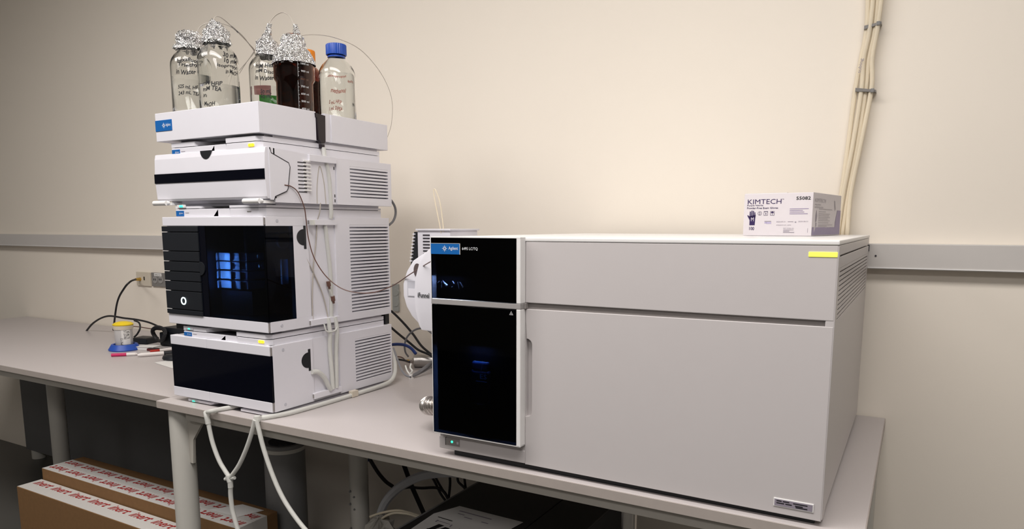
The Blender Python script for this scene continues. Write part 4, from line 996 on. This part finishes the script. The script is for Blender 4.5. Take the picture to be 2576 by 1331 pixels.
o = line([(-0.3259, 0.3000, 0.1085), (-0.3129, 0.2900, 0.0984), (-0.3011, 0.2850, 0.0907)], .0022, 'loop of clear tubing standing by the cable bundle', M_tube, 'tube_loop')
b = nb(); tube(b, [(-0.3067, 0.3000, 0.1159), (-0.3019, 0.2900, 0.1072), (-0.2915, 0.2850, 0.1004), (-0.2990, 0.2840, 0.0911)], .0022, 8); obj('loop_half', b, M_tube, o, smooth=True)
# corrugated hose
bl = thing('bellows_hose', 'corrugated steel hose elbow at the lower left of the large analyser', 'hose', (-.08, .11, 0))
b = nb(); path = spline([(-.004, .165, .070), (-.040, .128, .070), (-.080, .115, .0685), (-.116, .122, .064), (-.134, .155, .054), (-.128, .21, .040), (-.09, .26, .030)], 60)
K = len(path)
tube(b, path, .0215, 20, smooth=False, rfun=lambda s: .0200+.0026*math.sin(s*(K-1)*PI*.5*.62+.4))
obj('corrugated_body', b, M_steel, bl, smooth=True, ang=60)

# ---------------------------------------------------------------- things on the left bench
c = ((-1.8351, 0.4370, 0.0000)[0], (-1.8351, 0.4370, 0.0000)[1])
tt = thing('sample_tube', 'white plastic tube with yellow lid standing in a blue holder, far left', 'tube', (c[0], c[1], .012))
b = nb(); lathe(b, [(0, 0), (.029, 0), (.031, .003), (.033, .085), (0, .085)], c[0], c[1], .012, 32); obj('tube_body', b, mat('frosted_plastic', (.72, .71, .70), .4, noise=.03, trans=.25), tt, smooth=True)
b = nb(); lathe(b, [(.033, 0), (.0355, 0), (.0365, .014), (.033, .016), (0, .016)], c[0], c[1], .083, 32); obj('tube_rim', b, M_cream, tt, smooth=True)
b = nb(); lathe(b, [(.036, 0), (.038, .004), (.030, .010), (.016, .014), (0, .015)], c[0], c[1], .098, 32); obj('tube_lid', b, M_yellow, tt, smooth=True)
aa = math.atan2(-1.19-c[1], .86-c[0])
b = nb()
for i in range(8):
    a0, a1 = aa-.25+i*.12, aa-.25+(i+1)*.12
    b.faces.new([b.verts.new((c[0]+.0337*math.cos(x), c[1]+.0337*math.sin(x), .012+z)) for x, z in ((a0, .012), (a1, .012), (a1, .078), (a0, .078))])
obj('paper_band', b, M_paper, tt)
def vert_text(s, a_, z0, hgt, wd, m=M_ink):
    bm = text_mesh(s); bmesh.ops.triangulate(bm, faces=bm.faces[:])
    for v in bm.verts:
        ang = a_-(v.co.y*wd)/.034
        v.co = Vector((c[0]+.0341*math.cos(ang), c[1]+.0341*math.sin(ang), z0+v.co.x*hgt))
    obj('lettering', bm, m, tt)
vert_text('PROT 15', aa+.30, .046, .034, .010); vert_text('L93', aa+.62, .048, .028, .010); vert_text('PN 12', aa-.10, .024, .026, .009)
hb = thing('tube_holder', 'blue plastic holder under the white tube, far left', 'holder', (c[0], c[1], 0))
b = nb(); lathe(b, [(0, 0), (.056, 0), (.058, .004), (.046, .0235), (.0385, .0235), (.0375, .0118), (0, .0118)], c[0], c[1], 0, 40); obj('holder_body', b, M_bluestand, hb, smooth=True)
def pen(name, label, p0, p1, r, segs):
    """segs: list of (fraction start, fraction end, material, part name)"""
    p0, p1 = Vector(p0), Vector(p1)
    t_ = thing(name, label, 'pen', ((p0+p1)/2-Vector((0, 0, r))))
    for f0, f1, m, pn, k0, k1 in segs:
        b = nb(); cyl(b, p0.lerp(p1, f0), p0.lerp(p1, f1), r*k0, r*k1, 16); obj(pn, b, m, t_, smooth=True)
    return t_
M_pen = mat('pen_white', (.78, .74, .72), .35, noise=.02)
pen('marker_pen', 'white marker with a black cap on the left bench', (-1.6369, 0.3639, 0.0075), (-1.5692, 0.4703, 0.0075), .0075, [(0, .10, M_pen, 'barrel_end', .55, 1), (.10, .70, M_pen, 'barrel', 1, 1), (.70, 1, M_black, 'cap', 1.04, .96)])
pen('marker_pen', 'pale pen with a magenta end in front of the blue holder', (-1.6683, 0.3839, 0.0060), (-1.7296, 0.3200, 0.0060), .006, [(0, .08, M_pen, 'tip', .5, 1), (.08, .42, M_pen, 'barrel', 1, 1), (.42, 1, mat('magenta', (.55, .02, .12), .4, noise=.02), 'cap', 1.04, 1)])
pen('marker_pen', 'red and white pen lying behind the white marker', (-1.6745, 0.4392, 0.0060), (-1.6568, 0.5211, 0.0060), .005, [(0, .4, mat('pen_red', (.45, .03, .02), .4, noise=.02), 'cap', 1, 1), (.4, 1, M_pen, 'barrel', 1, 1.2)])
def flat_box(name, label, cat, q, w, d, h, rz, m, z=0, part='body'):
    t_ = thing(name, label, cat, (q[0], q[1], z), rz)
    b = nb(); box(b, -w/2, w/2, -d/2, d/2, 0, h, min(h, w)*.12); obj(part, b, m, t_)
    return t_
fbx = flat_box('notebook', 'small black flat case behind the tube holder', 'case', (-1.9207, 0.5759, 0.0000), .085, .07, .022, .25, M_mattblack)
b = nb(); box(b, -.035, .035, -.030, .030, .022, .024); obj('case_lid', b, M_black, fbx)
pb = flat_box('paper_packet', 'small white packet beside the blue holder', 'packet', (-1.7647, 0.4880, 0.0000), .085, .05, .012, .35, M_paper)
b = nb(); box(b, -.044, .044, -.027, .02, .012, .0135); obj('packet_flap', b, M_paper, pb)
rb = flat_box('marker_case', 'small dark red case behind the white marker', 'case', (-1.7120, 0.4768, 0.0000), .045, .022, .009, .2, mat('dark_red', (.10, .012, .012), .4, noise=.1))
b = nb(); box(b, -.02, .02, -.009, .009, .009, .0102); obj('case_top', b, M_black, rb)
mo = thing('computer_mouse', 'black rounded mouse half hidden by the lowest white instrument', 'mouse', (-1.4696, 0.3873, 0.0000))
q = (-1.4766, 0.3922, 0.0000)
b = nb(); lathe(b, [(0, 0), (.026, 0), (.030, .006), (.027, .014), (.016, .020), (0, .022)], 0, 0, 0, 28)
for v in b.verts: v.co = Vector((q[0]+v.co.x*1.35, q[1]+v.co.y*.9, v.co.z))
obj('mouse_shell', b, M_mattblack, mo, smooth=True)
b = nb(); box(b, q[0]-.03, q[0]-.012, q[1]-.002, q[1]+.002, .016, .0195, .0008); obj('scroll_wheel', b, M_black, mo)
sh = nb(); pts = [(-1.4807, 0.3264, 0.0004), (-1.3359, 0.2947, 0.0004), ((-1.3359, 0.2947, 0.0004)[0]+.09, (-1.3359, 0.2947, 0.0004)[1]+.06, .0004), ((-1.4804, 0.3965, 0.0004)[0], (-1.4804, 0.3965, 0.0004)[1], .0004)]
prism(sh, [(x, y) for x, y, z in pts], 'z', .0003, .0009)
tag(obj('paper_sheet', sh, M_paper, None, loc=pts[0]), 'white paper corner on the left bench beside the lowest instrument', 'paper')
ad = thing('power_adapter', 'black power supply with coiled cable behind the stack on the left bench', 'adapter', (-1.7784, 0.5890, 0.0000))
q = Vector((-1.7784, 0.5890, 0.0000))
b = nb(); box(b, q.x-.03, q.x+.14, q.y-.02, q.y+.05, 0, .055, .006); box(b, q.x-.005, q.x+.14, q.y-.02, q.y+.045, .055, .078, .004); obj('adapter_body', b, M_mattblack, ad)
for k in range(6):
    b = nb(); rx, rz = .030+.003*k, .026+.002*(k % 3); cx, cy, cz = q.x-.022+.004*k, q.y-.026+.003*(k % 2)-.003*k, .045+.003*(k % 3)
    pts = [(cx+rx*math.cos(2*PI*i/12), cy+.006*math.sin(4*PI*i/12), cz+rz*math.sin(2*PI*i/12)) for i in range(13)]
    tube(b, pts, .0042, 8, 5); obj('cable_coil', b, M_cabl, ad, smooth=True)
line([(-2.5239, 0.6600, -0.0242), (-2.3981, 0.6400, 0.0436), (-2.2668, 0.6300, 0.0843), (-2.1226, 0.6200, 0.0859), (-2.0314, 0.6200, 0.0849), (-1.9334, 0.6100, 0.0808), (-1.8525, 0.6000, 0.0691), (-1.7846, 0.5800, 0.0601)], .0042, 'black cable running along the wall to the power supply', M_cabl, 'cable', cat='cable')
line([(-1.9875, 0.5800, 0.0891), (-1.9395, 0.5700, 0.0834), (-1.9210, 0.5600, 0.0625), (-1.9271, 0.5500, 0.0400), (-1.9347, 0.5400, 0.0274)], .0036, 'short black cable curling behind the white tube', M_cabl, 'cable', cat='cable')
line([(-2.0778, 0.6200, 0.0540), (-2.0052, 0.6100, 0.0570), (-1.9209, 0.6000, 0.0575), (-1.8105, 0.5800, 0.0614)], .0022, 'thin brown cable behind the white tube', M_capil, 'cable', cat='cable')

# ---------------------------------------------------------------- under the benches
def carton(label, x0, x1, y0, y1, ztop, flip, seed, ytape):
    t_ = thing('cardboard_box', label, 'box', ((x0+x1)/2, (y0+y1)/2, -T))
    b = nb(); box(b, x0, x1, y0, y1, -T, ztop, .002); obj('carton', b, M_card, t_)
    rows = ytape
    for (ya, yb_) in rows:
        b = nb(); box(b, x0+.002, x1+.0012, ya, yb_, ztop-.03 if yb_ < y1 else ztop-.001, ztop+.0009); 
        b.free(); b = nb(); box(b, x0+.002, x1+.0010, ya, yb_, ztop-.0005, ztop+.0007); box(b, x1-.0005, x1+.0012, ya, yb_, ztop-.06, ztop+.0006)
        tp = obj('tape_strip', b, M_tape, t_, label='white printed tape')
        x = x0+.02; hgt = (yb_-ya)*(.58 if flip else .40); wd = .088 if flip else .094
        while x+wd < x1-.005:
            if not flip: lettering(tp, 'inert', (x, ya+(yb_-ya)*.50, ztop+.0013), (1, 0, 0), (0, 1, 0), wd, hgt, M_redprint, shear=.35, bold=.016)
            else: lettering(tp, 'inert', (x+wd, ya+(yb_-ya)*.76, ztop+.0013), (-1, 0, 0), (0, -1, 0), wd, hgt, M_redprint, shear=.35, bold=.016)
            x += (.108 if flip else .118)
    return t_
t1 = carton('long cardboard box with two rows of red and white printed tape, against the back', -1.95, -.861, .150, .305, -.42, True, 1, [(.151, .2075), (.2085, .262)])
b = nb(); prism(b, [(-1.06, .20), (-.93, .21), (-.90, .285), (-1.00, .285)], 'z', -.4186, -.4180); obj('packing_label', b, M_paper, t1, label='white delivery label')
t2 = carton('lower cardboard box with red and white printed tape, in front of the longer one', -1.95, -1.06, .060, .147, -.462, False, 2, [(.062, .145)])

cyl_t = thing('gas_drum', 'grey upright drum standing under the bench behind the hanging hoses', 'drum', (-.91, .40, -T))
cc = (-0.9219, 0.4000, -0.2785)
b = nb(); lathe(b, [(0, -T), (.064, -T), (.066, -T+.01), (.066, -.232), (.063, -.226), (0, -.225)], cc[0], .40, 0, 48); obj('drum_body', b, M_darkgrey, cyl_t, smooth=True)
b = nb(); lathe(b, [(.0665, -.25), (.0675, -.249), (.0675, -.238), (.0665, -.237)], cc[0], .40, 0, 48); obj('drum_band', b, M_leg, cyl_t, smooth=True)
b = nb(); lathe(b, [(0, -.2255), (.05, -.2255), (.05, -.221), (0, -.221)], cc[0], .40, 0, 40); obj('drum_lid', b, M_black, cyl_t, smooth=True)

pe = thing('pump_enclosure', 'large charcoal box under the bench with papers on its lid', 'box', (-.03, .35, -T))
b = nb(); box(b, -.267, .018, .05, .74, -T, -.3065, .003); box(b, .020, .16, .05, .74, -T, -.3065, .003); obj('enclosure_body', b, M_mattblack, pe)
M_char = mat('charcoal_lid', (.020, .019, .020), .5, noise=.1, nscale=300)
b = nb(); box(b, -.267, .0180, .048, .742, -.3065, -.30, .002); obj('enclosure_lid', b, M_char, pe)
b = nb(); box(b, .0205, .161, .048, .742, -.3065, -.30, .002); obj('enclosure_lid', b, M_char, pe)
b = nb(); box(b, -.2735, -.2668, .05, .74, -.33, -.300, .001); obj('side_strip', b, M_darkgrey, pe)
# a sheet of paper with a crease
ROW = [((-0.2354, 0.1716, -0.2990), (-0.0037, 0.1514, -0.2990)), ((-0.2443, 0.3070, -0.2990), (-0.0163, 0.2889, -0.2990)), ((-0.2079, 0.3799, -0.2970), (-0.0028, 0.3787, -0.2990))]
ROW = [(Vector(a_), Vector(c_)) for a_, c_ in ROW]
def S(u, v, dz=0):
    a_, c_ = (ROW[0], ROW[1]) if v <= 1 else (ROW[1], ROW[2])
    w_ = v if v <= 1 else v-1
    q_ = a_[0].lerp(a_[1], u).lerp(c_[0].lerp(c_[1], u), w_)
    q_.z = -.2994+.003*(1-u)*max(0, v-1)+dz
    return q_
pst = thing('paper_sheet', 'white printed sheet with a bold black drawing lying on the charcoal box', 'paper', (ROW[1][0].x, ROW[1][0].y, -.2998))
b = nb(); n = 8
top_ = [[b.verts.new(S(i/n, 2*j/n, .0006)) for j in range(n+1)] for i in range(n+1)]
bot_ = [[b.verts.new(S(i/n, 2*j/n, .0001)) for j in range(n+1)] for i in range(n+1)]
for i in range(n):
    for j in range(n):
        b.faces.new((top_[i][j], top_[i+1][j], top_[i+1][j+1], top_[i][j+1])); b.faces.new((bot_[i][j], bot_[i][j+1], bot_[i+1][j+1], bot_[i+1][j]))
    b.faces.new((top_[i][0], bot_[i][0], bot_[i+1][0], top_[i+1][0])); b.faces.new((top_[i+1][n], bot_[i+1][n], bot_[i][n], top_[i][n]))
    b.faces.new((top_[0][i+1], bot_[0][i+1], bot_[0][i], top_[0][i])); b.faces.new((top_[n][i], bot_[n][i], bot_[n][i+1], top_[n][i+1]))
obj('sheet', b, M_paper, pst)
def R4(u, v, w, h): return [(u, v), (u+w, v), (u+w, v+h), (u, v+h)]
for nm, m, quads in (('printed_text', M_greyprint, [R4(.14, 1.62, .50, .06), R4(.20, 1.42, .10, .05), R4(.34, 1.30, .12, .05), R4(.60, 1.30, .10, .05)]),
                     ('heading', M_ink, [R4(.10, .90, .22, .03)]),
                     ('printed_drawing', M_ink, [[(.16, .30), (.22, .30), (.30, .66), (.22, .66)], [(.24, .22), (.30, .22), (.40, .62), (.33, .62)], [(.16, .28), (.40, .44), (.38, .54), (.16, .38)]]),
                     ('printed_frame', M_ink, [R4(.50, .68, .45, .03), R4(.50, .3, .02, .38)]), ('printed_lines', M_greyprint, [R4(.16, .76, .18, .02), R4(.14, .70, .02, .1), R4(.36, .68, .02, .1)])):
    b = nb()
    for q_ in quads: b.faces.new([b.verts.new(S(u, v, .0011)) for u, v in q_])
    o_ = obj(nm, b, m, pst)
    if len(quads) > 1: o_['kind'] = 'stuff'
# steel post and pipes
ps = thing('steel_post', 'shiny steel pipe standing under the bench beside the charcoal box', 'pipe', ((0.3576, 0.2000, -0.1581)[0], .20, -T))
q = (0.3576, 0.2000, -0.1581)
b = nb(); cyl(b, (q[0], .20, -T), (q[0], .20, -.03), .018, seg=28); obj('pipe', b, M_steel, ps, smooth=True)
b = nb(); cyl(b, (q[0], .20, -T), (q[0], .20, -T+.01), .035, seg=28); obj('pipe_flange', b, M_steel, ps, smooth=True)
# big translucent loop hose and black cables
line([(-0.2348, 0.4500, -0.2283), (-0.2839, 0.4200, -0.2253), (-0.3552, 0.4000, -0.2416), (-0.4300, 0.4000, -0.2849), (-0.4848, 0.4000, -0.3370), (-0.5129, 0.4000, -0.3873), (-0.5242, 0.4000, -0.4412), (-0.5305, 0.4000, -0.5338), (-0.5309, 0.4000, -0.6395)], .0135, 'wide clear hose looping under the bench', mat('clear_hose', (.62, .63, .66), .3, noise=.05, trans=.45, ior=1.15), 'hose', cat='hose')
for k, pts in enumerate(([(-0.5226, 0.3600, -0.3873), (-0.4840, 0.3700, -0.3702), (-0.4309, 0.3800, -0.3552), (-0.4021, 0.4000, -0.3640), (-0.3762, 0.4200, -0.3771)], [(-0.5008, 0.3600, -0.4331), (-0.4839, 0.3600, -0.3916), (-0.4457, 0.3700, -0.3646), (-0.4012, 0.3800, -0.3589), (-0.3726, 0.4000, -0.3702)])):
    line(pts, .0035, ('upper thin yellowed tube curving out of the wide clear hose', 'lower thin yellowed tube curving out of the wide clear hose')[k], M_ytube, 'gas_line')
wp = thing('crumpled_wipe', 'crumpled pale plastic wrap round the yellowed tubes under the bench', 'wrap', (-0.4841, 0.3500, -0.4191))
q = (-0.4763, 0.3500, -0.4174)
b = nb(); rnd = random.Random(5)
lathe(b, [(0, -.03), (.03, -.025), (.045, 0), (.038, .02), (.018, .034), (0, .036)], q[0], q[1], q[2], 18, lambda j, k: (rnd.gauss(0, .008), rnd.gauss(0, .005)))
obj('wrap', b, mat('pale_wrap', (.5, .48, .43), .5, noise=.05, trans=.2), wp)
def flat_strap(label, pts, w, m, name='cable', hang=.003):
    b = nb(); P = [Vector(p_) for p_ in pts]
    for a_, c_ in zip(P, P[1:]):
        d = (c_-a_).normalized(); s_ = d.cross(Vector((0, 1, 0))).normalized()*w
        vs = [b.verts.new(x+y+Vector((0, z, 0))) for z in (0, hang) for x, y in ((a_, s_), (a_, -s_), (c_, -s_), (c_, s_))]
        for f in ((0, 1, 2, 3), (7, 6, 5, 4), (0, 4, 5, 1), (1, 5, 6, 2), (2, 6, 7, 3), (3, 7, 4, 0)): b.faces.new([vs[i] for i in f])
    return tag(obj(name, b, m, None, loc=pts[0]), label, 'cable')
flat_strap('wide flat black ribbon cable hanging diagonally under the bench', [(-0.6736, 0.7000, -0.3246), (-0.6303, 0.7000, -0.4220), (-0.5767, 0.7000, -0.5166), (-0.5368, 0.7000, -0.5825)], .0095, M_cabl, 'ribbon_cable')
o = line([(-0.7549, 0.6200, -0.3076), (-0.7360, 0.6200, -0.3332), (-0.7085, 0.6200, -0.3643), (-0.6775, 0.6200, -0.3887), (-0.6464, 0.6200, -0.4015)], .0065, 'black cable with blue end hanging left of the ribbon cable', M_cabl, 'cable', cat='cable')
b = nb(); q0 = Vector((-0.7490, 0.6150, -0.3153)); cyl(b, q0+Vector((-.006, 0, .012)), q0+Vector((-.004, 0, -.012)), .009, .008, 14); obj('cable_plug', b, M_bluecab, o, smooth=True, label='blue plug')
line([(-0.6516, 0.6600, -0.4288), (-0.6145, 0.6600, -0.4115), (-0.5545, 0.6600, -0.4029), (-0.4959, 0.6600, -0.3903), (-0.4633, 0.6600, -0.3966), (-0.4395, 0.6600, -0.4254)], .0050, 'black cable crossing sideways behind the clear hose', M_cabl, 'cable', cat='cable')
line([(-0.5347, 0.6800, -0.3519), (-0.5102, 0.6800, -0.3828), (-0.4893, 0.6800, -0.4169), (-0.4666, 0.6800, -0.4407)], .0042, 'leftmost of the thin black cables dropping behind the charcoal box', M_cabl, 'cable', cat='cable')
line([(-0.5253, 0.6900, -0.3533), (-0.5090, 0.6900, -0.3787), (-0.4798, 0.6900, -0.4157), (-0.4540, 0.6900, -0.4416)], .0042, 'second thin black cable dropping behind the charcoal box', M_cabl, 'cable', cat='cable')
line([(-0.4645, 0.7000, -0.3483), (-0.4633, 0.7000, -0.3805), (-0.4671, 0.7000, -0.4166), (-0.4725, 0.7000, -0.4489)], .0045, 'straight thin black cable in the middle behind the charcoal box', M_cabl, 'cable', cat='cable')
line([(-0.4336, 0.7000, -0.3470), (-0.4290, 0.7000, -0.3699), (-0.4099, 0.7000, -0.3831), (-0.3940, 0.7000, -0.3968)], .0042, 'kinked thin black cable right of the straight one', M_cabl, 'cable', cat='cable')
line([(-0.4113, 0.7100, -0.3461), (-0.4099, 0.7100, -0.3696), (-0.4039, 0.7100, -0.4077)], .0042, 'rightmost thin black cable behind the charcoal box', M_cabl, 'cable', cat='cable')
